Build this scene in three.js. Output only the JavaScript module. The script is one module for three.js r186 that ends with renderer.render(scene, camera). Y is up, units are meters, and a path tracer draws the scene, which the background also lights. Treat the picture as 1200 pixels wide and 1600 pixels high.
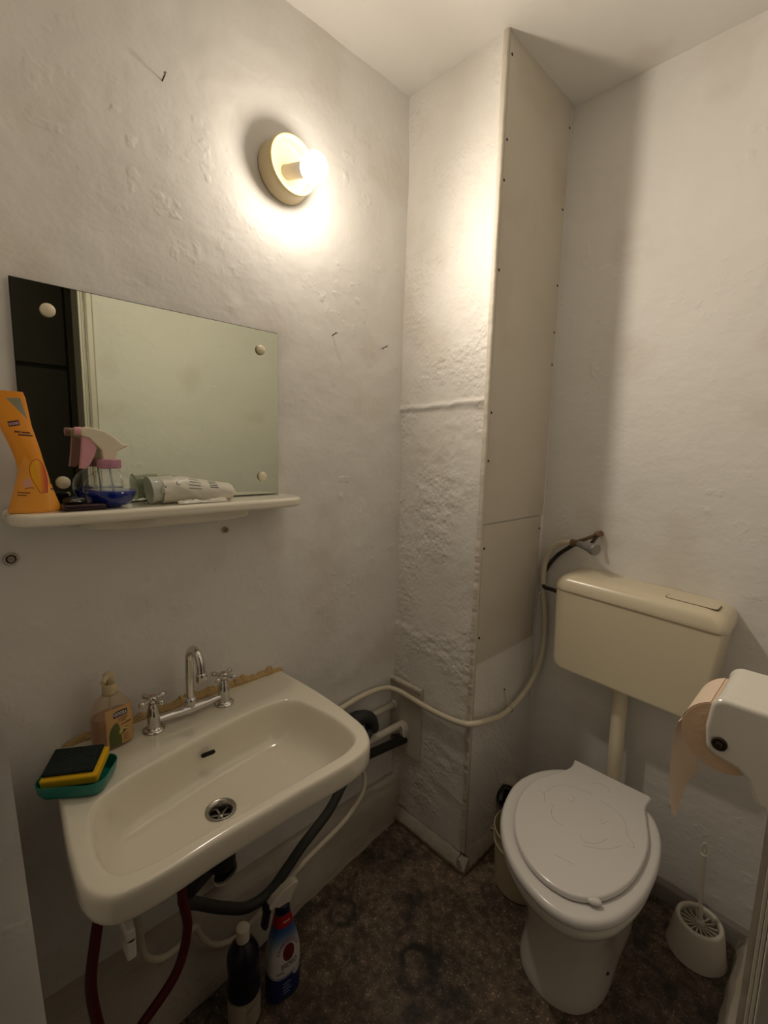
import * as THREE from 'three';
import { mergeGeometries, toCreasedNormals } from 'three/addons/utils/BufferGeometryUtils.js';
import { RoundedBoxGeometry } from 'three/addons/geometries/RoundedBoxGeometry.js';

// ---------------------------------------------------------------- camera, light, exposure
const scene = new THREE.Scene();
scene.background = new THREE.Color(0x000000);
const camera = new THREE.PerspectiveCamera(2 * Math.atan(800 / 722.85) * 180 / Math.PI, 0.75, 0.02, 20);
camera.position.set(1.22, 1.5, 1.2647);
camera.rotation.order = 'YXZ';
camera.rotation.set(-0.1368, 0.7985, 0.0252);
const renderer = new THREE.WebGLRenderer();
renderer.toneMapping = THREE.LinearToneMapping;
renderer.toneMappingExposure = 1.12;
renderer.shadowMap.enabled = true;
// the only lamp of the room is the bare bulb on the left wall (its light is set in its builder)
const LAMP = { all: 0.24, front: 1.66, color: [1.0, 0.88, 0.73], at: [0.126, 2.226, 0.487], r: 0.037 };

// ---------------------------------------------------------------- helpers
const V = (x, y, z) => new THREE.Vector3(x, y, z);
function hash(i, j, s = 0) { let h = (i * 374761393 + j * 668265263 + s * 974634541) | 0; h = Math.imul(h ^ (h >>> 13), 1274126177); h ^= h >>> 16; return (h >>> 0) / 4294967296; }
function vnoise(x, y, per = 0, s = 0) {
  const i = Math.floor(x), j = Math.floor(y); let fx = x - i, fy = y - j;
  fx = fx * fx * fx * (fx * (fx * 6 - 15) + 10); fy = fy * fy * fy * (fy * (fy * 6 - 15) + 10);
  const w = (a) => per ? ((a % per) + per) % per : a;
  const a = hash(w(i), w(j), s), b = hash(w(i + 1), w(j), s), c = hash(w(i), w(j + 1), s), d = hash(w(i + 1), w(j + 1), s);
  return (a + (b - a) * fx) * (1 - fy) + (c + (d - c) * fx) * fy;
}
function fbm(x, y, oct = 4, per = 0, s = 0) { let v = 0, a = 0.5, t = 0; for (let o = 0; o < oct; o++) { v += a * vnoise(x, y, per, s + o * 17); t += a; a *= 0.5; x *= 2; y *= 2; per *= 2; } return v / t; }
let seed = 7; const rnd = () => { seed = (Math.imul(seed, 1664525) + 1013904223) >>> 0; return seed / 4294967296; };

function dataTex(n, m, fn, srgb, wrap = true) {
  const d = new Uint8Array(n * m * 4);
  for (let j = 0; j < m; j++) for (let i = 0; i < n; i++) { const c = fn(i / n, j / m, i, j); const k = (j * n + i) * 4; d[k] = c[0]; d[k + 1] = c[1]; d[k + 2] = c[2]; d[k + 3] = 255; }
  const t = new THREE.DataTexture(d, n, m); t.magFilter = THREE.LinearFilter; t.minFilter = THREE.LinearMipmapLinearFilter; t.generateMipmaps = true;
  if (wrap) t.wrapS = t.wrapT = THREE.RepeatWrapping;
  if (srgb) t.colorSpace = THREE.SRGBColorSpace; t.needsUpdate = true; return t;
}
function canvasTex(w, h, draw) { const c = document.createElement('canvas'); c.width = w; c.height = h; draw(c.getContext('2d'), w, h); const t = new THREE.CanvasTexture(c); t.colorSpace = THREE.SRGBColorSpace; return t; }
const std = (color, rough = 0.6, o = {}) => new THREE.MeshStandardMaterial({ color, roughness: rough, ...o });
const phy = (color, rough = 0.4, o = {}) => new THREE.MeshPhysicalMaterial({ color, roughness: rough, ...o });

const used = {};
function numbered(name) { used[name] = (used[name] || 0) + 1; return used[name] === 1 ? name : name + '_' + String(used[name] - 1).padStart(3, '0'); }
function merged(g) { if (!Array.isArray(g)) return g; const L = g.map(q => { const n = q.index ? q.toNonIndexed() : q; for (const k of Object.keys(n.attributes)) if (!['position', 'normal', 'uv'].includes(k)) n.deleteAttribute(k); if (!n.attributes.uv) n.setAttribute('uv', new THREE.BufferAttribute(new Float32Array(n.attributes.position.count * 2), 2)); return n; }); return mergeGeometries(L); }
function part(name, g, m, parent, label) { const o = new THREE.Mesh(merged(g), m); o.name = name; if (label) o.userData.label = label; parent.add(o); return o; }
function thing(name, label, category, pos = [0, 0, 0], group) { const o = new THREE.Group(); o.name = numbered(name); o.position.set(...pos); o.userData = { label, category }; if (group) o.userData.group = group; scene.add(o); return o; }
function single(name, g, m, label, category, pos = [0, 0, 0], group) { const o = new THREE.Mesh(merged(g), m); o.name = numbered(name); o.position.set(...pos); o.userData = { label, category }; if (group) o.userData.group = group; scene.add(o); return o; }
function struct(name, g, m, label, category) { const o = new THREE.Mesh(merged(g), m); o.name = name; o.userData = { kind: 'structure', label, category }; scene.add(o); return o; }
function structGroup(name, label, category) { const o = new THREE.Group(); o.name = name; o.userData = { kind: 'structure', label, category }; scene.add(o); return o; }

// a box with uv in metres
function box(x0, x1, y0, y1, z0, z1, r = 0) {
  const g = r ? new RoundedBoxGeometry(x1 - x0, y1 - y0, z1 - z0, 2, r) : new THREE.BoxGeometry(x1 - x0, y1 - y0, z1 - z0);
  g.translate((x0 + x1) / 2, (y0 + y1) / 2, (z0 + z1) / 2); return uvMetres(g);
}
function uvMetres(g) {
  const p = g.attributes.position, n = g.attributes.normal, u = new Float32Array(p.count * 2);
  for (let i = 0; i < p.count; i++) { const ax = Math.abs(n.getX(i)), ay = Math.abs(n.getY(i)), az = Math.abs(n.getZ(i)); const x = p.getX(i), y = p.getY(i), z = p.getZ(i);
    if (ax >= ay && ax >= az) { u[2 * i] = z; u[2 * i + 1] = y; } else if (az >= ay) { u[2 * i] = x; u[2 * i + 1] = y; } else { u[2 * i] = x; u[2 * i + 1] = z; } }
  g.setAttribute('uv', new THREE.BufferAttribute(u, 2)); return g;
}
// a slab of plaster: front face a grid pushed along N by disp(u, v) metres, closed by sides and back
function slab(O, U, Vv, N, lu, lv, th, cell, disp) {
  const nu = Math.max(1, Math.round(lu / cell)), nv = Math.max(1, Math.round(lv / cell)), P = [], uv = [], idx = [];
  const at = (u, v, d) => [O[0] + U[0] * u + Vv[0] * v + N[0] * d, O[1] + U[1] * u + Vv[1] * v + N[1] * d, O[2] + U[2] * u + Vv[2] * v + N[2] * d];
  for (let j = 0; j <= nv; j++) for (let i = 0; i <= nu; i++) { const u = lu * i / nu, v = lv * j / nv; P.push(...at(u, v, disp(u, v))); uv.push(u, v); }
  const W = nu + 1; for (let j = 0; j < nv; j++) for (let i = 0; i < nu; i++) { const a = j * W + i; idx.push(a, a + 1, a + W + 1, a, a + W + 1, a + W); }
  const ring = []; for (let i = 0; i < nu; i++) ring.push(i); for (let j = 0; j < nv; j++) ring.push(j * W + nu); for (let i = nu; i > 0; i--) ring.push(nv * W + i); for (let j = nv; j > 0; j--) ring.push(j * W);
  const b0 = P.length / 3; for (const k of ring) { P.push(P[3 * k], P[3 * k + 1], P[3 * k + 2]); uv.push(uv[2 * k], uv[2 * k + 1]); }
  const c0 = P.length / 3; for (const k of ring) { P.push(...at(uv[2 * k], uv[2 * k + 1], -th)); uv.push(uv[2 * k] + th, uv[2 * k + 1] + th); }
  const n = ring.length; for (let k = 0; k < n; k++) { const l = (k + 1) % n; idx.push(b0 + l, b0 + k, c0 + k, b0 + l, c0 + k, c0 + l); }
  const e0 = P.length / 3; P.push(...at(0, 0, -th), ...at(lu, 0, -th), ...at(lu, lv, -th), ...at(0, lv, -th)); uv.push(0, 0, lu, 0, lu, lv, 0, lv); idx.push(e0, e0 + 2, e0 + 1, e0, e0 + 3, e0 + 2);
  const g = new THREE.BufferGeometry(); g.setAttribute('position', new THREE.Float32BufferAttribute(P, 3)); g.setAttribute('uv', new THREE.Float32BufferAttribute(uv, 2)); g.setIndex(idx); g.computeVertexNormals();
  return g;
}
// skin through loops of equal length ([x,y,z] each); caps close the ends
function loft(loops, cap0 = true, cap1 = true, closed = true) {
  const n = loops[0].length, P = [], uv = [], idx = [];
  const W = closed ? n + 1 : n;
  loops.forEach((L, j) => { for (let i = 0; i < W; i++) { P.push(...L[i % n]); uv.push(i / (W - 1), j / (loops.length - 1)); } });
  for (let j = 0; j < loops.length - 1; j++) for (let i = 0; i < W - 1; i++) { const a = j * W + i; idx.push(a, a + 1, a + W + 1, a, a + W + 1, a + W); }
  const capf = (L, flip) => { const c = P.length / 3; let s = [0, 0, 0]; L.forEach(q => { s[0] += q[0] / n; s[1] += q[1] / n; s[2] += q[2] / n; }); P.push(...s); uv.push(.5, .5); L.forEach((q, i) => { P.push(...q); uv.push(.5 + .5 * Math.cos(i / n * 6.2832), .5 + .5 * Math.sin(i / n * 6.2832)); }); for (let i = 0; i < n; i++) { const a = c + 1 + i, b = c + 1 + (i + 1) % n; flip ? idx.push(c, b, a) : idx.push(c, a, b); } };
  if (cap0) capf(loops[0], true); if (cap1) capf(loops[loops.length - 1], false);
  const g = new THREE.BufferGeometry(); g.setAttribute('position', new THREE.Float32BufferAttribute(P, 3)); g.setAttribute('uv', new THREE.Float32BufferAttribute(uv, 2)); g.setIndex(idx); g.computeVertexNormals();
  if (closed) { const nn = g.attributes.normal; for (let j = 0; j < loops.length; j++) { const a = j * W, b = a + n; const v = V(nn.getX(a) + nn.getX(b), nn.getY(a) + nn.getY(b), nn.getZ(a) + nn.getZ(b)).normalize(); nn.setXYZ(a, v.x, v.y, v.z); nn.setXYZ(b, v.x, v.y, v.z); } }
  return g;
}
function curvePts(pts, n, closed = false, tension = 0.5) { return new THREE.CatmullRomCurve3(pts.map(p => V(...p)), closed, 'centripetal', tension).getSpacedPoints(n); }
function tube(pts, r, seg = 60, rad = 12, straight = false) {
  const c = straight ? new THREE.CatmullRomCurve3(pts.map(p => V(...p)), false, 'catmullrom', 0) : new THREE.CatmullRomCurve3(pts.map(p => V(...p)), false, 'centripetal');
  const g = [new THREE.TubeGeometry(c, seg, r, rad)];
  for (const k of [0, 1]) { const q = c.getPoint(k), t = c.getTangent(k).multiplyScalar(k ? 1 : -1); const d = new THREE.CircleGeometry(r, rad); d.applyQuaternion(new THREE.Quaternion().setFromUnitVectors(V(0, 0, 1), t)); d.translate(q.x, q.y, q.z); g.push(d); }
  return merged(g);
}
function lathe(prof, seg = 40) { return new THREE.LatheGeometry(prof.map(p => new THREE.Vector2(Math.max(p[0], 0.00001), p[1])), seg); }
function sph(r, x, y, z, w = 16, h = 12) { const g = new THREE.SphereGeometry(r, w, h); g.translate(x, y, z); return g; }
function cyl(r0, r1, a, b, seg = 20) { const A = V(...a), B = V(...b), d = B.clone().sub(A), g = new THREE.CylinderGeometry(r1, r0, d.length(), seg); g.applyQuaternion(new THREE.Quaternion().setFromUnitVectors(V(0, 1, 0), d.normalize())); g.translate((A.x + B.x) / 2, (A.y + B.y) / 2, (A.z + B.z) / 2); return g; }
function alongX(g) { g.rotateZ(-Math.PI / 2); return g; }          // +y axis becomes +x
function alongZ(g) { g.rotateX(Math.PI / 2); return g; }           // +y axis becomes +z
// plan outline (x, z) raised from y0 to y1 with rounded edges
function plate(pts, y0, y1, bevel, seg = 3) {
  const s = new THREE.Shape(pts.map(p => new THREE.Vector2(p[0], -p[1])));
  const g = new THREE.ExtrudeGeometry(s, { depth: y1 - y0 - 2 * bevel, bevelEnabled: bevel > 0, bevelSize: bevel, bevelThickness: bevel, bevelOffset: -bevel, bevelSegments: seg, curveSegments: 8 });
  g.rotateX(-Math.PI / 2); g.translate(0, y0 + bevel, 0); return g;
}
function extrudeXY(pts, z0, z1, bevel, seg = 4) {
  const s = new THREE.Shape(pts.map(p => new THREE.Vector2(...p)));
  const g = new THREE.ExtrudeGeometry(s, { depth: z1 - z0 - 2 * bevel, bevelEnabled: bevel > 0, bevelSize: bevel, bevelThickness: bevel, bevelOffset: -bevel, bevelSegments: seg });
  g.translate(0, 0, z0 + bevel); return g;
}
const smooth = (pts, n) => new THREE.CatmullRomCurve3(pts.map(p => V(p[0], 0, p[1])), true, 'centripetal').getSpacedPoints(n).slice(0, n).map(v => [v.x, v.z]);

// ---------------------------------------------------------------- textures and materials
const plasterBump = dataTex(1024, 1024, (u, v) => {
  const a = fbm(u * 8, v * 8, 5, 8, 1), b = fbm(u * 48, v * 48, 3, 48, 5), c = fbm(u * 6, v * 18, 4, 6, 9);
  const pit = Math.max(0, fbm(u * 34, v * 34, 3, 34, 71) - 0.65) * 1.5 * Math.max(0, fbm(u * 5, v * 5, 2, 5, 73) - .3) * 2;
  const x = 255 * Math.min(1, Math.max(0, 0.46 * a + 0.16 * b + 0.30 * c + pit)); return [x, x, x];
});
const roughBump = dataTex(1024, 1024, (u, v) => {
  const m = Math.min(1, Math.max(0, fbm(u * 5, v * 5, 3, 5, 11) - 0.40) * 5), a = fbm(u * 30, v * 30, 4, 30, 13), b = fbm(u * 90, v * 90, 2, 90, 15), l = fbm(u * 7, v * 7, 4, 7, 19);
  const x = 255 * Math.min(1, Math.max(0, 0.40 * l + m * (0.55 * (a - .2) + 0.2 * b) + 0.08 * b)); return [x, x, x];
});
const plasterCol = (r, g, b, k) => dataTex(512, 512, (u, v) => { const a = (fbm(u * 6, v * 6, 5, 6, 3) - 0.5) * k, s = Math.max(0, fbm(u * 9, v * 9, 4, 9, 40) - 0.62) * 60; return [r + a - s * .6, g + a - s * .8, b + a * 1.1 - s]; }, true);
function plaster(r, g, b, k, bump) { return std(0xffffff, 0.62, { map: plasterCol(r, g, b, k), bumpMap: plasterBump, bumpScale: bump }); }
const M = {
  wall: plaster(231, 228, 223, 12, 0.0048), ceil: plaster(232, 229, 223, 10, 0.002), column: std(0xffffff, 0.55, { map: plasterCol(231, 227, 220, 18), bumpMap: roughBump, bumpScale: 0.009 }),
  panel: std(0xdcd7cd, 0.5, { map: plasterCol(228, 224, 217, 12), bumpMap: plasterBump, bumpScale: 0.0008 }),
  plinth: plaster(180, 171, 158, 40, 0.005),
  ceramic: phy(0xe9e2d0, 0.12, { clearcoat: 0.6, clearcoatRoughness: 0.08 }), cream: phy(0xe2d6ba, 0.28, { clearcoat: 0.25, clearcoatRoughness: 0.2 }),
  seat: phy(0xe9e6e2, 0.22, { clearcoat: 0.3, clearcoatRoughness: 0.15 }), porcelain: phy(0xe4dfd4, 0.15, { clearcoat: 0.5, clearcoatRoughness: 0.1 }),
  chrome: std(0xd2d0cc, 0.10, { metalness: 1 }), chromeDull: std(0xa9a59e, 0.28, { metalness: 1 }), iron: std(0x3a2c22, 0.6, { metalness: 0.5 }),
  mirror: std(0xc6cbba, 0.012, { metalness: 1 }), dark: std(0x0b0a0a, 0.85), black: std(0x151413, 0.5), edge: std(0x1c1a16, 0.5),
  whitePl: std(0xe8e3d8, 0.35), ivory: std(0xe7dcc0, 0.32), pink: std(0xe0a3ad, 0.4), hoseWhite: std(0xd9cfb8, 0.45), hoseGrey: std(0x3b3c3a, 0.55), hoseRed: std(0x5a0d14, 0.4),
  glass: phy(0xffffff, 0.02, { transmission: 1, thickness: 0, ior: 1.45 }), painted: plaster(205, 197, 182, 30, 0.002),
};
M.wall.map.repeat.set(0.5, 0.5); M.wall.bumpMap = plasterBump; 
for (const k of ['wall', 'ceil', 'column', 'panel', 'plinth', 'painted']) M[k].map.repeat.set(0.6, 0.6);

// ---------------------------------------------------------------- the room
const H = 2.686, W = 1.200, ZB = -0.43;
const lump = (s, a) => (u, v) => a * (fbm(u * 2.2 + s, v * 2.2 + s * 3, 3, 0, s) - 0.5) + a * 0.45 * (fbm(u * 14 + s, v * 14, 3, 0, s + 4) - 0.5);
struct('wall_left', slab([0, -0.02, 1.28], [0, 0, -1], [0, 1, 0], [1, 0, 0], 1.84, H + 0.04, 0.12, 0.015, lump(3, 0.010)), M.wall, 'white painted uneven plaster wall behind the washbasin and mirror', 'wall');
struct('wall_back', slab([-0.1, -0.02, ZB], [1, 0, 0], [0, 1, 0], [0, 0, 1], 1.40, H + 0.04, 0.12, 0.015, lump(8, 0.007)), M.wall, 'white painted plaster wall behind the toilet cistern', 'wall');
struct('wall_right', slab([W, -0.02, -0.44], [0, 0, 1], [0, 1, 0], [-1, 0, 0], 1.185, H + 0.04, 0.115, 0.02, (u, v) => -Math.abs(lump(12, 0.006)(u, v))), M.wall, 'white plaster wall with the toilet paper holder', 'wall');
struct('wall_front', slab([0.55, -0.02, 2.25], [0, 0, -1], [0, 1, 0], [1, 0, 0], 1.024, H + 0.04, 0.67, 0.02, (u, v) => { const e = Math.max(0, u - 1.0) / 0.024; return 0.004 * (fbm(v * 9, u * 9, 4, 0, 21) - .5) - 0.004 * e * e * (0.5 + fbm(v * 25, 3, 3, 0, 2)); }), M.wall, 'end of the rough plastered wall beside the doorway', 'wall');
{ const g = scene.getObjectByName('wall_front').geometry, p = g.attributes.position; for (let i = 0; i < p.count; i++) if (p.getZ(i) < 1.3) { const y = p.getY(i); p.setZ(i, p.getZ(i) + 0.004 - 0.034 * Math.max(0, 1.2 - y)); } g.computeVertexNormals(); }
struct('ceiling', slab([-0.12, H, -0.55], [1, 0, 0], [0, 0, 1], [0, -1, 0], 2.2, 2.9, 0.12, 0.03, lump(17, 0.006)), M.ceil, 'white painted ceiling', 'ceiling');
// hallway seen only in the mirror
struct('wall_hall', box(1.95, 2.07, -0.02, H + 0.02, 0.5, 2.35), M.wall, 'white hallway wall around the dark door', 'wall');
struct('wall_hall_end', box(-0.12, 2.07, -0.02, H + 0.02, 2.2, 2.32), M.wall, 'white end wall of the hallway', 'wall');
struct('wall_hall_side', box(1.30, 2.07, -0.02, H + 0.02, 0.38, 0.5), M.wall, 'white side wall of the hallway', 'wall');

// terrazzo floor: chips, grime and ring stains
const rings = [[0.206, 0.42, .052, .015, -1.5], [0.477, 0.364, .072, .020, -1.7], [0.279, 0.564, .058, .018, 0.9], [0.22, 0.60, .05, .012, .5], [0.166, 0.125, .05, .04, -.9], [0.552, 0.308, .06, .04, -.7], [0.36, 0.30, .03, .02, -.4], [.30, .42, .05, .02, .4]];
const floorTex = dataTex(1400, 1400, (u, v, i, j) => {
  const x = -0.12 + u * 1.4, z = -0.5 + v * 1.4;
  let b = 0.66 + 0.42 * (fbm(x * 5, z * 5, 5, 0, 51) - 0.5) + 0.5 * (fbm(x * 60, z * 60, 3, 0, 55) - 0.5);
  b -= 0.35 * Math.max(0, fbm(x * 9, z * 9, 4, 0, 60) - 0.54) * 2.4;
  for (const [rx, rz, r, w, k] of rings) { const d = Math.hypot(x - rx, z - rz) * (0.72 + 0.56 * fbm(x * 26 + r * 90, z * 26, 3, 0, 70)); const q = Math.exp(-(((d - r * .72) / w) ** 2) * 2.2); b += 0.30 * k * q * (0.1 + 0.9 * fbm(x * 45, z * 45, 3, 0, 76) + 0.9 * (fbm(x * 14, z * 14, 2, 0, 79) - .4)); }
  const cx = x * 210, cz = z * 210, ci = Math.floor(cx), cj = Math.floor(cz), h = hash(ci, cj, 91); let chip = 0;
  if (h > 0.72) { const ox = ci + .3 + .4 * hash(ci, cj, 92), oz = cj + .3 + .4 * hash(ci, cj, 93), d = Math.hypot(cx - ox, cz - oz); if (d < 0.18 + 0.3 * hash(ci, cj, 94)) chip = (h - 0.72) / 0.28; }
  b = Math.max(0.12, b); const c = [148 * b, 126 * b, 106 * b]; const wch = chip * (0.25 + 0.75 * Math.min(1, b));
  return c.map((q, n) => Math.min(255, q + wch * [110, 102, 88][n]));
}, true, false);
const floorG = slab([-0.12, 0, 2.35], [1, 0, 0], [0, 0, -1], [0, 1, 0], 2.2, 2.9, 0.12, 0.05, () => 0);
{ const p = floorG.attributes.position, u = floorG.attributes.uv; for (let i = 0; i < p.count; i++) u.setXY(i, (p.getX(i) + 0.12) / 1.4, (p.getZ(i) + 0.5) / 1.4); }
floorTex.wrapS = floorTex.wrapT = THREE.MirroredRepeatWrapping;
struct('floor', floorG, std(0xffffff, 0.5, { map: floorTex, bumpMap: plasterBump, bumpScale: 0.001 }), 'brown speckled terrazzo floor with dark ring stains', 'floor');

// boxed pillar in the corner: plastered front, boarded side
const A = 0.373;
{
  const col = structGroup('wall_pillar', 'boxed pillar with rough plaster front and boarded side', 'pillar');
  const rough = (u, v) => {
    let d = 0.006 * (fbm(u * 4, v * 4, 4, 0, 33) - .5);
    const patch = Math.max(0, fbm(u * 5 + 3, v * 2.3, 3, 0, 44) - 0.42) * 3, low = v < 1.62 ? 1 : 0.35;
    d += low * patch * 0.011 * (fbm(u * 38, v * 38, 4, 0, 45) - .5);
    d += 0.007 * Math.exp(-(((v - 1.672 - 0.03 * (u - .18) - 0.012 * (fbm(u * 14, 2, 3, 0, 8) - .5)) / 0.006) ** 2));      // raised joint
    d += v < 1.66 ? -0.003 : 0;
    d += 0.010 * Math.exp(-(((v - 0.86 + 0.35 * u) / 0.05) ** 2)) * (fbm(u * 22, v * 60, 4, 0, 12) - .35);           // dragged trowel marks
    d += 0.004 * Math.exp(-((u / 0.012) ** 2)) * fbm(v * 20, 1, 3, 0, 5);
    return d;
  };
  part('pillar_core', slab([-0.02, -0.02, 0], [1, 0, 0], [0, 1, 0], [0, 0, 1], A + 0.02, H + 0.04, 0.45, 0.007, rough), M.column, col);
  const brd = M.panel;
  part('side_board', box(A, A + 0.007, 1.262, H, -0.412, -0.004, 0.0015), brd, col, 'tall painted board');
  part('side_board', box(A, A + 0.006, 0.776, 1.258, -0.402, -0.004, 0.0015), brd, col, 'short painted board with gap below');
  // corner bead with its uneven edge
  const L = []; for (let j = 0; j <= 700; j++) { const y = 0.065 + (H - 0.065) * j / 700, rg = y < 1.3 ? 1 : .35, w = 0.005 + 0.005 * fbm(y * 16, 4, 3, 0, 61) + 0.007 * rg * fbm(y * 75, 2, 3, 0, 66), q = 0.003 + 0.004 * fbm(y * 24, 9, 3, 0, 62) + .004 * rg * (fbm(y * 90, 5, 3, 0, 67) - .3); L.push([[A - w, y, 0.0], [A - w * .8, y, q], [A + 0.004, y, q + .001], [A + 0.0095, y, q * .4], [A + 0.0095, y, -0.006], [A - w, y, -0.006]]); }
  part('corner_bead', loft(L), M.painted, col, 'raised painted corner edge');
  const hd = sph(0.0045, 0, 0, 0, 10, 8); hd.scale(0.5, 1, 1);
  for (const [y, z] of [[2.632, -.022], [2.408, -.020], [2.297, -.016], [2.046, -.016], [2.61, -.400], [2.346, -.392], [2.094, -.394], [1.933, -.395], [1.82, -.396], [1.62, -.018], [1.468, -.016], [1.21, -.39], [0.87, -.02], [1.18, -.02]]) { const o = part('nail_head', hd, M.iron, col); o.position.set(A + 0.0068, y, z); }
  // raised access plate where the pipes enter
  part('access_plate', box(0.0, 0.158, 0.303, 0.59, -0.01, 0.010, 0.003), M.painted, col, 'painted plate around the pipes');
  const ledge = []; for (let i = 0; i <= 30; i++) { const x = -0.005 + 0.165 * i / 30, e = 0.004 * fbm(i * .8, 3, 2, 0, 4); ledge.push([[x, .583, .0], [x, .583 - e, .014 + e], [x, .597 + e, .015 + e], [x, .600 + e, 0]]); }
  part('plaster_ridge', loft(ledge), M.painted, col);
  const skirt = []; for (let i = 0; i <= 60; i++) { const x = 0.40 * i / 60, e = 0.010 * fbm(i * .35, 8, 3, 0, 14); skirt.push([[x, 0, -.01], [x, 0, .024 + e], [x, .018 + e, .020 + e], [x, .042 + e, .008], [x, .050 + e, -.005]]); }
  part('skirting', loft(skirt), M.plinth, col, 'worn plaster skirting');
  const sk2 = []; for (let i = 0; i <= 60; i++) { const z = 0.026 - 0.456 * i / 60, e = 0.010 * fbm(i * .35, 3, 3, 0, 19); sk2.push([[A - .01, 0, z], [A - .005, .052 + e, z], [A + .008, .044 + e, z], [A + .020 + e, .018, z], [A + .026 + e, 0, z]]); }
  part('skirting', loft(sk2), M.plinth, col);
  part('scored_line', tube([[0.165, .300, .003], [0.25, .275, .003], [0.365, .252, .004]], 0.0016, 20, 6), M.painted, col);
}
// plinths
{
  const L = []; for (let i = 0; i <= 110; i++) { const z = 1.23 - 1.25 * i / 110, p = 0.055 + 0.10 * z, e = 0.007 * (fbm(i * .25, 2, 3, 0, 24) - .5), f = 0.006 * (fbm(i * .4, 7, 3, 0, 27) - .5); L.push([[-.01, 0, z], [p + e, 0, z], [p - .006 + e, .045 + f, z], [.062 + e, .145 + f, z], [.052 + e, .163 + f, z], [.006, .172 + f, z], [-.01, .172, z]].reverse()); }
  struct('baseboard_left', toCreasedNormals(loft(L), 0.9), M.plinth, 'sloped plaster plinth along the wall under the basin', 'plinth');
  const B = []; for (let i = 0; i <= 70; i++) { const x = A + (W + 0.01 - A) * i / 70, e = 0.004 * (fbm(i * .4, 5, 3, 0, 34) - .5); B.push([[x, 0, ZB - .01], [x, 0, ZB + .030 + e], [x, .040 + e, ZB + .028 + e], [x, .052 + e, ZB + .022], [x, .056 + e, ZB - .01]]); }
  const RB = []; for (let i = 0; i <= 70; i++) { const z = ZB + (0.735 - ZB) * i / 70, e = 0.008 * (fbm(i * .5, 11, 3, 0, 37) - .5); RB.push([[W + .01, 0, z], [1.118 + e, 0, z], [1.122 + e, .022, z], [1.140 + e, .050, z], [W + .01, .058, z]].reverse()); }
  struct('baseboard_right', toCreasedNormals(loft(RB), 0.7), M.plinth, 'worn plaster plinth along the wall below the paper holder', 'plinth');
  struct('baseboard_back', toCreasedNormals(loft(B), 0.7), std(0x8d867f, 0.6, { bumpMap: plasterBump, bumpScale: 0.003 }), 'grey worn plinth along the wall behind the toilet', 'plinth');
}
// door frame of the doorway the photographer stands in
{
  const f = structGroup('trim_1', 'moulded white doorway frame beside the paper holder', 'door frame');
  const wood = std(0xd8d1c3, 0.45, { bumpMap: plasterBump, bumpScale: 0.001 });
  part('plaster_reveal', slab([1.196, 0, 0.742], [1, 0, 0], [0, 1, 0], [0, 0, 1], 0.0058, H, 0.02, 0.0029, (u, v) => 0.010 + 0.004 * fbm(v * 30, u * 90, 3, 0, 55)), M.plinth, f);
  part('jamb_board', box(1.2016, 1.2046, 0, H, 0.73, 0.758, 0.001), wood, f);
  part('jamb_board', box(1.2050, 1.2080, 0, H, 0.73, 0.764, 0.001), wood, f);
  part('jamb_board', box(1.2086, 1.33, 0, H, 0.73, 0.774, 0.002), wood, f);
  part('casing', box(1.1955, 1.2010, 0.0, H, 0.726, 0.746, 0.002), wood, f);
}
// dark panelled door across the hallway, seen in the mirror
{
  const d = structGroup('door_1', 'dark grey brown panelled door reflected in the mirror', 'door');
  const m = std(0x6f6a62, 0.5), m2 = std(0x423e39, 0.55);
  part('door_leaf', box(1.925, 1.949, 0, 2.62, 0.52, 1.75), m2, d);
  for (const [z0, z1, y0, y1] of [[0.53, 0.69, 0.0, 2.62], [1.55, 1.74, 0, 2.62]]) part('stile', box(1.900, 1.925, y0, y1, z0, z1, 0.003), m, d);
  for (const [y0, y1] of [[0.12, 0.98], [1.01, 1.878], [1.90, 2.55]]) part('panel', box(1.907, 1.925, y0, y1, 0.70, 1.54, 0.004), m, d);
}

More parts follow.
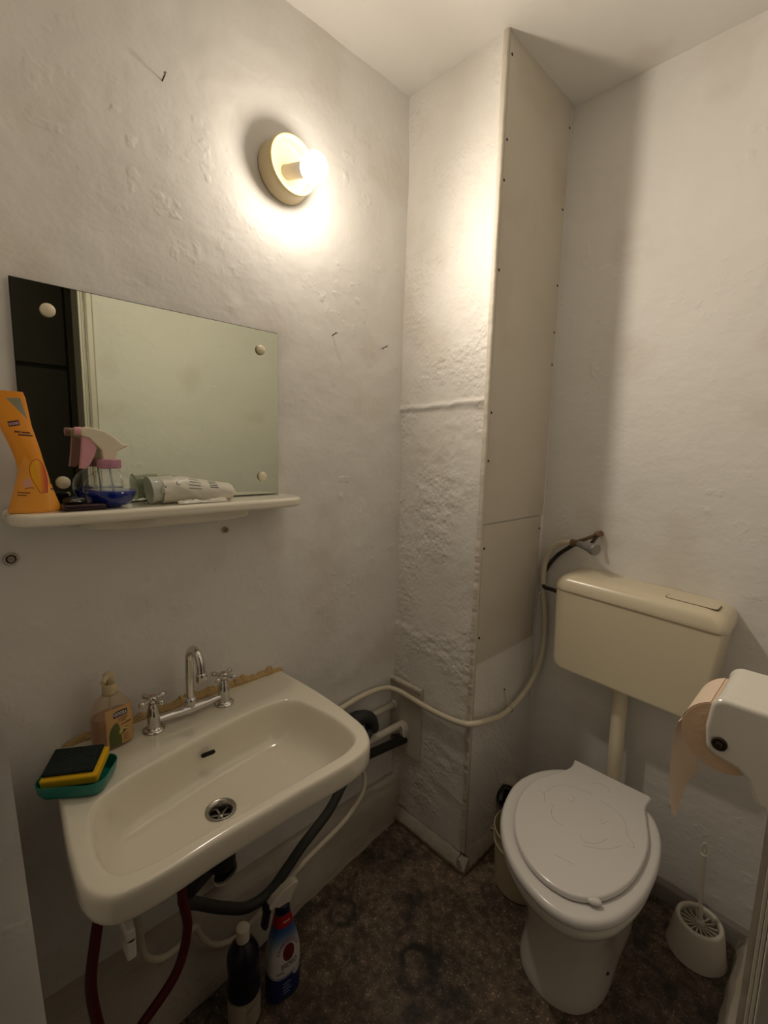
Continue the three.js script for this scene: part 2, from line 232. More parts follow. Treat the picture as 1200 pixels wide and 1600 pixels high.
// ---------------------------------------------------------------- wall lamp
{
  const t = thing('wall_lamp', 'bare glowing bulb in a round wall socket above the mirror', 'lamp', [0, 2.252, 0.503]);
  const body = alongX(lathe([[0, 0], [.078, 0], [.079, .006], [.076, .012], [.073, .030], [.072, .036], [.068, .038], [.066, .034], [.064, .022], [.060, .014], [.022, .012], [0, .012]], 56)); body.scale(1.5, 1, 1);
  part('lamp_base', body, std(0xd2bf96, 0.4), t, 'cream plastic round base');
  const rim = new THREE.TorusGeometry(.070, .0035, 10, 56); rim.rotateY(Math.PI / 2); rim.translate(.056, 0, 0);
  part('rim', rim, std(0xe3cd8e, 0.3), t, 'yellowed raised rim');
  const dir = V(LAMP.at[0], LAMP.at[1] - 2.252, LAMP.at[2] - .503), b = dir.toArray(), e = dir.clone().multiplyScalar(0.78).toArray(), s = dir.clone().multiplyScalar(.14).toArray();
  part('socket', cyl(.019, .019, s, e, 24), std(0x8d8c8c, 0.5), t, 'grey lamp holder');
  const gl = new THREE.Mesh(new THREE.SphereGeometry(LAMP.r, 32, 24), std(0xffffff, 0.4, { emissive: new THREE.Color(1, .93, .80), emissiveIntensity: 4 })); gl.name = 'bulb'; gl.position.set(...b); gl.userData.label = 'lit round bulb'; t.add(gl);
  const L = new THREE.PointLight(new THREE.Color(...LAMP.color), LAMP.all, 0, 2); L.position.set(...b); L.castShadow = true; L.shadow.radius = LAMP.r / .02; L.shadow.mapSize.set(2048, 2048); L.shadow.camera.near = .04; L.name = 'bulb_light'; t.add(L);
  // the housing of the bulb shades its back: most of the light leaves through the front of the globe
  const F = new THREE.SpotLight(new THREE.Color(...LAMP.color), LAMP.front, 0, Math.PI / 2 - .01, 1, 2); F.position.set(...b); F.target.position.set(...dir.clone().multiplyScalar(8).toArray()); F.castShadow = true; F.shadow.radius = LAMP.r / .02; F.shadow.camera.near = .04; F.name = 'bulb_front_light'; t.add(F, F.target);
}

// ---------------------------------------------------------------- mirror and shelf
{
  const t = thing('wall_mirror', 'frameless rectangular wall mirror held by round ivory clips', 'mirror', [0.010, 1.3585, 0.831]);
  part('mirror_backing', box(-.004, .0015, 0, .459, -.3005, .3005), M.edge, t, 'thin dark mirror edge');
  part('mirror_glass', box(.0015, .005, .0016, .4568, -.2982, .2993), M.mirror, t);
  const kn = alongX(lathe([[0, -.006], [.008, -.006], [.008, 0], [.0125, .001], [.0135, .004], [.0115, .008], [.006, .0105], [0, .011]], 24));
  for (const [y, z] of [[1.764, 1.072], [1.762, .588], [1.411, .587], [1.409, 1.066]]) { const k = part('mirror_clip', kn, M.ivory, t, 'round ivory clip'); k.position.set(.005, y - 1.3585, z - .831); }
}
{
  const out = []; const hz = .333, dp = .132;
  for (const q of smooth([[0, -hz], [.05, -hz - .001], [.095, -hz + .004], [.122, -hz + .026], [dp, -hz + .075], [dp + .002, -.15], [dp + .002, .15], [dp, hz - .075], [.122, hz - .026], [.095, hz - .004], [.05, hz + .001], [0, hz], [-.004, hz - .05], [-.004, -hz + .05]], 120)) out.push([Math.max(-.004, q[0]), q[1]]);
  const g = plate(out, 1.331, 1.357, .009, 5);
  const t = thing('bathroom_shelf', 'glossy white shelf with rounded ends below the mirror', 'shelf', [0, 0, .838]);
  part('shelf_board', g, M.ceramic, t);
  part('support_rib', plate(smooth([[0, -.20], [.05, -.19], [.085, -.12], [.095, 0], [.085, .12], [.05, .19], [0, .20]], 60), 1.305, 1.335, .008), M.ceramic, t, 'thicker underside of the shelf');
}
// ---------------------------------------------------------------- things on the shelf
{
  const sec = [[1.3575, .1255, .0425, .020], [1.362, .1255, .0430, .021], [1.40, .1255, .032, .019], [1.425, .1255, .0255, .017], [1.44, .1255, .0228, .0155], [1.46, .129, .0222, .0145], [1.49, .136, .0232, .013], [1.525, .146, .0250, .010], [1.55, .150, .0262, .007], [1.578, .1535, .0260, .003], [1.590, .1545, .0235, .0022]];
  const loops = []; for (let j = 0; j <= 60; j++) { const f = j / 60 * (sec.length - 1), k = Math.min(sec.length - 2, Math.floor(f)), s = f - k, q = sec[k].map((a, i) => a + (sec[k + 1][i] - a) * s); const L = []; for (let i = 0; i < 40; i++) { const a = i / 40 * Math.PI * 2, c = Math.cos(a), sn = Math.sin(a), sg = (x, p) => Math.sign(x) * Math.pow(Math.abs(x), p); const w = .0016 * (fbm(i * .4, j * .15, 3, 0, 6) - .5) * (j > 4 ? 1 : 0); L.push([q[3] * sg(c, .75) + w, q[0], q[2] * sg(sn, .9) + q[1] + w]); } loops.push(L.reverse()); }
  const g = loft(loops); const p = g.attributes.position, u = g.attributes.uv; for (let i = 0; i < p.count; i++) u.setXY(i, (.183 - p.getZ(i)) / .106, (p.getY(i) - 1.3575) / .2325);
  const tex = canvasTex(512, 1024, (c, w, h) => {
    const X = z => (.183 - z) / .106 * w, Y = y => h - (y - 1.3575) / .2325 * h;
    c.fillStyle = '#f09a1e'; c.fillRect(0, 0, w, h);
    c.fillStyle = '#f5a63a'; c.beginPath(); c.moveTo(X(.137), Y(1.47)); c.lineTo(X(.182), Y(1.3575)); c.lineTo(X(.075), Y(1.3575)); c.closePath(); c.fill();
    c.fillStyle = '#8c8a74'; c.beginPath(); c.moveTo(X(.158), Y(1.577)); c.lineTo(X(.136), Y(1.578)); c.lineTo(X(.128), Y(1.538)); c.closePath(); c.fill();
    c.save(); c.translate(X(.151), Y(1.529)); c.rotate(-.22); c.fillStyle = '#3a1a22'; c.fillRect(-34, -22, 84, 44); c.fillStyle = '#e8b8c4'; c.font = 'bold 32px sans-serif'; c.textAlign = 'center'; c.fillText('USNI', 8, 12); c.restore();
    c.save(); c.translate(X(.138), Y(1.513)); c.rotate(.05); c.fillStyle = '#4a2a12'; for (const [a, b, l] of [[-58, -8, 46], [-6, -6, 66], [-30, 16, 110]]) c.fillRect(a, b, l, 13); c.restore();
    const gr = c.createLinearGradient(X(.131), 0, X(.106), 0); gr.addColorStop(0, '#f2b21a'); gr.addColorStop(.55, '#f0a412'); gr.addColorStop(1, '#c8441a'); c.fillStyle = gr;
    c.strokeStyle = '#a03c14'; c.lineWidth = 5; c.beginPath(); c.moveTo(X(.118), Y(1.462)); c.bezierCurveTo(X(.135), Y(1.46), X(.135), Y(1.43), X(.124), Y(1.41)); c.lineTo(X(.118), Y(1.396)); c.lineTo(X(.106), Y(1.396)); c.lineTo(X(.104), Y(1.42)); c.bezierCurveTo(X(.106), Y(1.45), X(.112), Y(1.458), X(.118), Y(1.462)); c.fill(); c.stroke();
    c.fillStyle = '#e3a48a'; c.beginPath(); c.ellipse(X(.137), Y(1.415), 36, 42, .3, 0, 7); c.fill(); c.strokeStyle = '#7a3a3a'; c.lineWidth = 6; c.beginPath(); c.moveTo(X(.142), Y(1.404)); c.quadraticCurveTo(X(.135), Y(1.408), X(.127), Y(1.406)); c.stroke();
    c.fillStyle = '#5a2a12'; c.save(); c.translate(X(.153), Y(1.399)); c.rotate(.08); c.fillRect(0, 0, 92, 8); c.fillRect(0, 22, 68, 8); c.restore();
    c.fillStyle = '#f7bd74'; c.fillRect(X(.1035), Y(1.44), 4, 380); c.fillStyle = '#4a2a12'; c.fillRect(X(.100), Y(1.404), 34, 14); c.fillRect(X(.100), Y(1.420), 18, 34);
  });
  single('lotion_sachet', g, std(0xffffff, 0.42, { map: tex }), 'squeezed orange lotion pack standing upright on the shelf', 'pack', [.078, 0, 1]);
}
{
  const t = thing('spray_bottle', 'round clear spray bottle with blue liquid and pink trigger', 'spray bottle', [.066, 1.3572, .988]);
  const prof = [[0, .0005], [.022, .0005], [.034, .004], [.045, .014], [.051, .028], [.0525, .040], [.050, .053], [.043, .066], [.032, .075], [.022, .079], [.0195, .083], [.0195, .094]];
  part('bottle_body', lathe(prof, 56), M.glass, t, 'clear round bottle');
  part('blue_liquid', lathe([[0, .0018], [.0215, .0018], [.0332, .0052], [.0440, .0148], [.0496, .0280], [.0508, .0365], [0, .0365]], 48), phy(0x0a2f9c, 0.05, { transmission: 0.35, thickness: 0.05, ior: 1.33, attenuationColor: new THREE.Color(0.02, 0.15, 0.9), attenuationDistance: 0.05 }), t, 'blue liquid filling a third');
  const col = []; for (let i = 0; i < 36; i++) { const a = i / 36 * Math.PI * 2; const q = box(-.0012, .0012, 0, .018, -.0012, .0012); q.translate(.0222, 0, 0); q.rotateY(a); q.translate(0, .085, 0); col.push(q); }
  part('collar', [lathe([[0, .084], [.0225, .084], [.0225, .103], [.018, .104], [0, .104]], 36), ...col], std(0xd09aac, 0.45), t, 'pink ribbed screw collar');
  // head: side profile in the plane of the trigger, pointing along +z
  const hd = new THREE.Shape([[-.010, .0], [-.016, .020], [-.036, .030], [-.036, .0325], [-.026, .034], [-.012, .048], [.006, .060], [.026, .0665], [.042, .068], [.050, .064], [.050, .052], [.044, .048], [.036, .046], [.024, .032], [.014, .020], [.012, 0]].map(p => new THREE.Vector2(...p)));
  const hg = new THREE.ExtrudeGeometry(hd, { depth: .014, bevelEnabled: true, bevelSize: .003, bevelThickness: .004, bevelSegments: 3, bevelOffset: -.002 }); hg.translate(0, 0, -.007); hg.rotateY(-Math.PI / 2); hg.translate(0, .103, 0);
  part('spray_head', hg, M.ivory, t, 'ivory spray head');
  const tg = new THREE.Shape([[.046, .049], [.040, .047], [.030, .038], [.024, .026], [.030, .008], [.040, -.012], [.046, -.018], [.054, -.017], [.050, .010], [.048, .030]].map(p => new THREE.Vector2(...p)));
  const tgg = new THREE.ExtrudeGeometry(tg, { depth: .010, bevelEnabled: true, bevelSize: .002, bevelThickness: .003, bevelSegments: 3 }); tgg.translate(0, 0, -.005); tgg.rotateY(-Math.PI / 2); tgg.translate(0, .103, 0);
  part('trigger', tgg, M.pink, t, 'pink trigger');
  part('nozzle', alongZ(lathe([[0, .046], [.0085, .046], [.0095, .050], [.009, .060], [.004, .061], [0, .061]], 24)).translate(0, .162, 0), M.pink, t, 'pink nozzle');
  part('dip_tube', tube([[0, .09, 0], [.003, .05, -.004], [.006, .008, -.008]], .002, 16, 8), phy(0xdfe8f0, .2, { transmission: .6, thickness: 0 }), t);
}
{
  const t = thing('folding_glasses_case', 'small dark maroon plastic item with loop beside the orange pack', 'case', [.098, 1.3575, 1.046]);
  const g = new RoundedBoxGeometry(.034, .013, .078, 4, .006); g.translate(0, .0066, 0); part('case_body', g, std(0x2a0c14, 0.25), t);
  const k = new RoundedBoxGeometry(.030, .012, .034, 3, .005); k.rotateY(.4); k.translate(-.012, .0185, .014); part('case_cap', k, std(0x15151c, 0.3), t, 'black end piece');
  part('metal_loop', tube([[-.004, .016, .026], [.010, .020, .022], [.014, .019, .010], [.006, .016, .002]], .0014, 24, 8), M.chromeDull, t, 'small bright loop');
}
{
  const t = thing('wrapped_cup', 'clear cup lying in crumpled white plastic wrapping with grey print', 'wrapped cup', [.070, 1.3572, .80]);
  const cup = alongZ(lathe([[.0285, 0], [.0310, .052], [.0322, .053], [.0318, .055], [.0300, .053], [.0275, .001], [0, .001]], 40)); cup.rotateX(.10); cup.translate(0, .0375, .056);
  part('cup', cup, phy(0xf0f2ea, 0.12, { transmission: 0.6, thickness: 0 }), t, 'clear plastic cup mouth');
  const loops = []; for (let j = 0; j <= 46; j++) { const f = j / 46, z = .086 - .189 * f, r = f < .3 ? .0315 : .0315 - .0125 * (f - .3) / .7; const L = []; for (let i = 0; i < 48; i++) { const a = i / 48 * Math.PI * 2; let rr = r * (1 + .22 * (fbm(Math.cos(a) * 2 + 5, Math.sin(a) * 2 + f * 7, 4, 0, 77) - .5) * (0.4 + f)); if (f > .93) rr *= 1 - .8 * (f - .93) / .07; let y = .0005 + r * .98 + rr * Math.sin(a), x = rr * 1.08 * Math.cos(a); y = Math.max(.0008 + .0012 * fbm(i * .5, j * .5, 2), y); L.push([x, y, z]); } loops.push(L); }
  const wg = loft(loops, false, true);
  const wt = canvasTex(512, 512, (c, w, h) => { c.fillStyle = '#e9e4d6'; c.fillRect(0, 0, w, h); c.fillStyle = '#77756e'; c.save(); c.translate(70, 150); for (let i = 0; i < 5; i++) c.fillRect(-40 + i * 18, 0, 10, 60); c.restore(); for (let i = 0; i < 6; i++) { c.fillStyle = '#8a877f'; c.fillRect(10 + i * 22, 270 + (i % 2) * 6, 8, 90 - i * 6); } c.fillStyle = '#44423c'; c.font = 'bold 40px serif'; c.save(); c.translate(60, 440); c.rotate(-1.4); c.fillText('C', 0, 0); c.restore(); });
  part('wrapping', wg, phy(0xffffff, 0.35, { map: wt, transmission: 0.15, thickness: 0, side: THREE.DoubleSide }), t, 'crumpled white film with grey print');
  const fr = []; for (let j = 0; j <= 14; j++) { const f = j / 14, L = []; for (let i = 0; i <= 16; i++) { const s = i / 16; L.push([.034 + .012 * f + .006 * fbm(s * 5, f * 3, 3, 0, 8), .001 + .012 * Math.max(0, 1 - f * 1.6) * (fbm(s * 8, f * 4, 3, 0, 3)) + .0014, .06 - .12 * s]); } fr.push(L); }
  part('wrapping_fringe', loft(fr, false, false, false), phy(0xeee9dc, 0.3, { transmission: .3, thickness: 0, side: THREE.DoubleSide }), t);
  const lb = new THREE.PlaneGeometry(.010, .018); lb.rotateY(Math.PI / 2); lb.rotateX(0); lb.translate(.0325, .036, .086);
  part('cup_print', lb, std(0xffffff, .5, { map: canvasTex(64, 128, (c, w, h) => { c.fillStyle = '#c9ccb2'; c.fillRect(0, 0, w, h); c.save(); c.translate(46, 12); c.rotate(Math.PI / 2); c.fillStyle = '#3d4038'; c.font = 'bold 40px sans-serif'; c.fillText('USTI', 0, 0, 104); c.restore(); }) }), t);
}
// ---------------------------------------------------------------- nails and anchors
const nailDefs = [[1.849, .325, 'nail in the bare wall between mirror and pillar, the one closer to the mirror'], [1.845, .103, 'nail in the bare wall close beside the pillar'], [2.32, .821, 'bent nail high on the wall above the mirror']];
for (const [y, z, lb] of nailDefs) { const t = thing('wall_nail', lb, 'nail', [0, y, z], 'nails in the left wall'); part('shank', cyl(.0016, .0016, [-.004, 0, 0], [.020, .006, 0], 8), M.iron, t); const h = sph(.0038, .021, .0063, 0, 10, 8); part('nail_head', h, M.chromeDull, t); }
for (const [y, z, s, lb] of [[1.251, 1.164, 1, 'large painted bolt in the wall under the shelf end'], [1.263, .693, .62, 'small painted bolt in the wall under the shelf']]) {
  const t = thing('wall_anchor', lb, 'bolt', [.001, y, z], 'painted wall bolts'); const w = new THREE.TorusGeometry(.011 * s, .0022 * s, 8, 28); w.rotateY(Math.PI / 2); w.translate(.003, 0, 0); part('washer', [w, alongX(lathe([[0, -.004], [.014 * s, -.004], [.0135 * s, .002], [0, .003]], 28))], M.painted, t);
  part('bolt_end', alongX(lathe([[.003 * s, 0], [.0065 * s, 0], [.0062 * s, .008], [.004 * s, .009], [.0032 * s, .004], [0, .004]], 20)), std(0xb9ad98, .5), t); part('bolt_gap', alongX(lathe([[.0066 * s, .0028], [.0088 * s, .0028]], 24)), M.dark, t);
}

// ---------------------------------------------------------------- washbasin
{
  const t = thing('washbasin', 'wide cream ceramic washbasin fixed to the left wall', 'washbasin');
  const outer = smooth([[0, .524], [.03, .519], [.19, .508], [.34, .512], [.42, .526], [.470, .562], [.488, .62], [.487, .80], [.488, .95], [.492, 1.07], [.480, 1.12], [.44, 1.146], [.346, 1.150], [.158, 1.136], [.03, 1.124], [0, 1.12], [-.003, 1.0], [-.003, .64]], 400);
  const inner = smooth([[.182, .592], [.27, .566], [.37, .560], [.428, .575], [.452, .62], [.455, .75], [.457, .95], [.458, 1.05], [.440, 1.098], [.39, 1.114], [.32, 1.110], [.25, 1.088], [.215, 1.03], [.192, .94], [.172, .84], [.158, .72], [.158, .64]], 400);
  const C0 = [.30, .84];
  const N = 144; const radial = (poly) => { const r = []; for (let i = 0; i < N; i++) { const a = i / N * Math.PI * 2, dx = Math.cos(a), dz = Math.sin(a); let best = 0; for (let k = 0; k < poly.length; k++) { const p = poly[k], q = poly[(k + 1) % poly.length]; const ex = q[0] - p[0], ez = q[1] - p[1], wx = p[0] - C0[0], wz = p[1] - C0[1]; const den = dx * ez - dz * ex; if (Math.abs(den) < 1e-12) continue; const tt = (wx * ez - wz * ex) / den, s = (wx * dz - wz * dx) / den; if (tt > 0 && s >= -1e-6 && s <= 1 + 1e-6) best = Math.max(best, tt); } r.push(best); } return r; };
  const ro = radial(outer), ri = radial(inner);
  const DR = [.293, .856];
  const loop = (r, k, off, y, mix = 0) => r.map((q, i) => { const a = i / N * Math.PI * 2; const rr = (q * k + off), x = C0[0] + rr * Math.cos(a), z = C0[1] + rr * Math.sin(a); const dx = DR[0] + .030 * Math.cos(a), dz = DR[1] + .030 * Math.sin(a); return [Math.max(x + (dx - x) * mix, -.003), y, z + (dz - z) * mix]; });
  const seq = [loop(ri, .2, 0, .645, .9), loop(ri, .62, 0, .655), loop(ri, .88, 0, .694), loop(ri, .98, 0, .728), loop(ro, 1, -.022, .742), loop(ro, 1, -.016, .7385), loop(ro, 1, -.006, .739), loop(ro, 1, -.002, .743), loop(ro, 1, -.001, .752), loop(ro, 1, 0, .776), loop(ro, 1, -.001, .785), loop(ro, 1, -.004, .7915), loop(ro, 1, -.010, .795), loop(ri, 1, .009, .7945), loop(ri, 1, .004, .793), loop(ri, 1, 0, .789), loop(ri, 1, -.004, .780), loop(ri, .965, 0, .758), loop(ri, .93, 0, .728), loop(ri, .88, 0, .706), loop(ri, .80, 0, .692), loop(ri, .68, 0, .685, .05), loop(ri, .5, 0, .6805, .3), loop(ri, .3, 0, .677, .7), loop(ri, .2, 0, .6745, 1)].map(l => l.slice().reverse());
  part('basin', loft(seq, true, false), M.ceramic, t);
  const drain = part('drain', lathe([[.034, .001], [.0335, .0035], [.031, .004], [.026, .001], [.0225, -.004], [.022, -.02]], 40), M.chromeDull, t, 'metal drain ring'); drain.position.set(DR[0], .6755, DR[1]);
  const strainer = []; for (let k = 0; k < 3; k++) { const q = box(-.0215, .0215, -.016, -.013, -.0022, .0022); q.rotateY(k * Math.PI / 3); strainer.push(q); }
  part('strainer', [lathe([[0, -.011], [.006, -.012], [.006, -.016]], 16), ...strainer], M.chromeDull, drain); part('drain_well', lathe([[.0225, -.019], [.0, -.019]], 24), M.dark, drain);
  const ov = new THREE.Shape(); ov.absarc(-.011, 0, .0058, Math.PI / 2, Math.PI * 1.5); ov.absarc(.011, 0, .0058, -Math.PI / 2, Math.PI / 2);
  const og = new THREE.ExtrudeGeometry(ov, { depth: .004, bevelEnabled: false }); og.rotateY(Math.PI / 2); og.rotateZ(-.28); const of_ = part('overflow', og, M.dark, t, 'dark overflow slot'); of_.position.set(.187, .752, .838); of_.rotation.y = -.1;
  // yellowed sealant along the wall
  const beads = []; for (const [x, y, r, k] of [[.005, .796, .0085, 1]]) { const L = []; for (let i = 0; i <= 150; i++) { const f = i / 150, z = .519 + .585 * f, rr = r * (.45 + .95 * fbm(i * .16, k * 7, 4, 0, 83 + k)) * Math.min(1, .15 + f * 12, (1 - f) * 14 + .15), yy = y + .006 * (fbm(i * .09, k * 3, 3, 0, 90) - .5) + (k > 1 ? .004 * (fbm(i * .05, k, 2, 0, 95)) : 0), o = []; for (let m = 0; m < 12; m++) { const a = m / 12 * 6.2832; o.push([x + .55 * rr * Math.cos(a), yy + rr * Math.sin(a), z]); } L.push(o); } beads.push(loft(L)); }
  const rib = []; for (let i = 0; i <= 240; i++) { const f = i / 240, z = .519 + .575 * f, k = Math.min(1, f * 14, (1 - f) * 14), n1 = fbm(i * .11, 3, 4, 0, 101), n2 = fbm(i * .23, 8, 3, 0, 104), top = .800 + .030 * k * Math.pow(n1, 1.3) * (f < .55 ? 1 : .7), mid = .795 + (top - .795) * (.35 + .3 * n2), xx = .0105 + .004 * (n2 - .5); rib.push([[-.006, .792, z], [.010 + .006 * n2, .7935, z], [xx + .002, mid - .002, z], [xx - .001, mid, z], [.007 + .003 * n1, mid + .4 * (top - mid), z], [.0035 + .002 * n2, top, z], [-.006, top + .001, z]].reverse()); } beads.push(toCreasedNormals(loft(rib), 0.6));
  part('sealant_bead', beads, std(0xbfa06a, 0.45, { bumpMap: plasterBump, bumpScale: .001 }), t, 'yellowed sealant bead along the wall');
  part('bracket', [box(.0, .415, .618, .645, 1.070, 1.086, .004), box(.385, .415, .585, .63, 1.070, 1.086, .004), cyl(.012, .012, [.33, .640, 1.078], [.33, .680, 1.078], 16), cyl(.012, .012, [.10, .640, 1.078], [.10, .735, 1.078], 16)], M.whitePl, t, 'white support bracket');
  part('waste_trap', [lathe([[0, .53], [.020, .53], [.030, .538], [.030, .578], [.024, .585], [.018, .60], [.018, .648], [0, .648]], 28)].map(g => g.translate(DR[0], 0, DR[1])), M.black, t, 'black waste fitting under the basin');
}
{
  const t = thing('faucet', 'chrome two handle bridge faucet with gooseneck spout', 'faucet', [.072, .7948, .832]);
  for (const [z, name] of [[.091, 1], [-.091, 2]]) {
    const p = part('tap_column', lathe([[0, 0], [.025, 0], [.0255, .003], [.021, .006], [.016, .008], [.0150, .012], [.0150, .036], [.0165, .038], [.0165, .042], [.0140, .045], [.0125, .060], [.0105, .066], [.008, .070], [.008, .078], [0, .078]], 32), M.chrome, t); p.position.z = z;
    const arms = [lathe([[0, .070], [.010, .071], [.012, .078], [.0115, .086], [.009, .090], [0, .091]], 24)];
    for (let k = 0; k < 4; k++) { const q = lathe([[0, 0], [.0045, .004], [.0042, .014], [.0060, .018], [.0045, .021], [.0066, .026], [.0070, .031], [.0045, .036], [0, .0368]], 18); q.rotateZ(-Math.PI / 2); q.rotateY(k * Math.PI / 2 + .35 + (name === 2 ? .25 : 0)); q.translate(0, .081, 0); arms.push(q); }
    const hnd = part('cross_handle', arms, M.chrome, t); hnd.position.z = z;
    const b = part('index_button', lathe([[0, .0915], [.0065, .0908], [.0072, .089]], 18), std(0xb08a78, .35), hnd);
  }
  const br = []; for (let i = 0; i <= 32; i++) { const s = i / 32 * 2 - 1, z = -.091 * s, y = .024 - .003 * (1 - s * s), r = .0085 + .0055 * Math.pow(1 - Math.abs(s), 1.5), L = []; for (let k = 0; k < 20; k++) { const a = k / 20 * 6.28318; L.push([r * Math.cos(a), y + r * Math.sin(a), z]); } br.push(L); }
  part('bridge', loft(br), M.chrome, t);
  part('spout_base', lathe([[0, .018], [.012, .020], [.0125, .034], [.0155, .038], [.0160, .046], [.0135, .050], [.011, .054], [0, .054]], 28), M.chrome, t);
  const sp = [[0, .05, 0], [0, .10, 0], [0, .145, 0]]; for (let k = 1; k <= 8; k++) { const a = Math.PI - k / 8 * Math.PI; sp.push([.034 + .034 * Math.cos(a), .152 + .040 * Math.sin(a), -.002 * k / 8]); } sp.push([.070, .140, -.002]);
  part('spout', tube(sp, .0100, 80, 20), M.chrome, t);
  part('aerator', lathe([[0, .124], [.0130, .124], [.0136, .127], [.0136, .140], [.0125, .144], [.0105, .145], [0, .145]], 28).translate(.070, 0, -.002), M.chrome, t);
}
// soap dish, sponge, hand soap
{
  const t = thing('soap_dish', 'teal plastic soap dish on the basin corner', 'soap dish', [.165, .7955, 1.100]);
  const rr = (w, d, r, y, n = 12) => { const L = []; for (const [sx, sz, a0] of [[1, 1, 0], [-1, 1, 1], [-1, -1, 2], [1, -1, 3]]) for (let k = 0; k <= n; k++) { const a = (a0 + k / n) * Math.PI / 2; L.push([sx * (w - r) + r * Math.cos(a), y, sz * (d - r) + r * Math.sin(a)]); } return L.reverse(); };
  const g = loft([rr(.036, .052, .02, 0), rr(.042, .058, .022, .002), rr(.0465, .0625, .024, .012), rr(.049, .065, .025, .030), rr(.0485, .0645, .025, .0315), rr(.047, .063, .024, .030), rr(.0445, .0605, .023, .013), rr(.039, .055, .02, .0045)]);
  part('dish', g, std(0x137a6c, 0.3), t); t.rotation.y = -.62;
}
{
  const t = thing('kitchen_sponge', 'yellow sponge with dark scouring side lying in the teal dish', 'sponge', [.156, .820, 1.100]);
  const sb = dataTex(128, 128, (u, v) => { const x = 255 * fbm(u * 24, v * 24, 3, 24, 4); return [x, x, x]; });
  const y = new RoundedBoxGeometry(.076, .022, .104, 3, .005); y.translate(0, .011, 0); part('foam', uvMetres(y), std(0xe0b212, 0.9, { bumpMap: sb, bumpScale: .001 }), t, 'yellow foam');
  const k = new RoundedBoxGeometry(.066, .007, .094, 2, .0025); k.translate(-.004, .0255, .003); const sbk = sb.clone(); sbk.repeat.set(12, 12); sbk.needsUpdate = true; part('scouring_pad', uvMetres(k), std(0x12201e, 0.95, { bumpMap: sbk, bumpScale: .003 }), t, 'dark green scouring layer');
  t.rotation.set(.02, -.56, -.20);
}
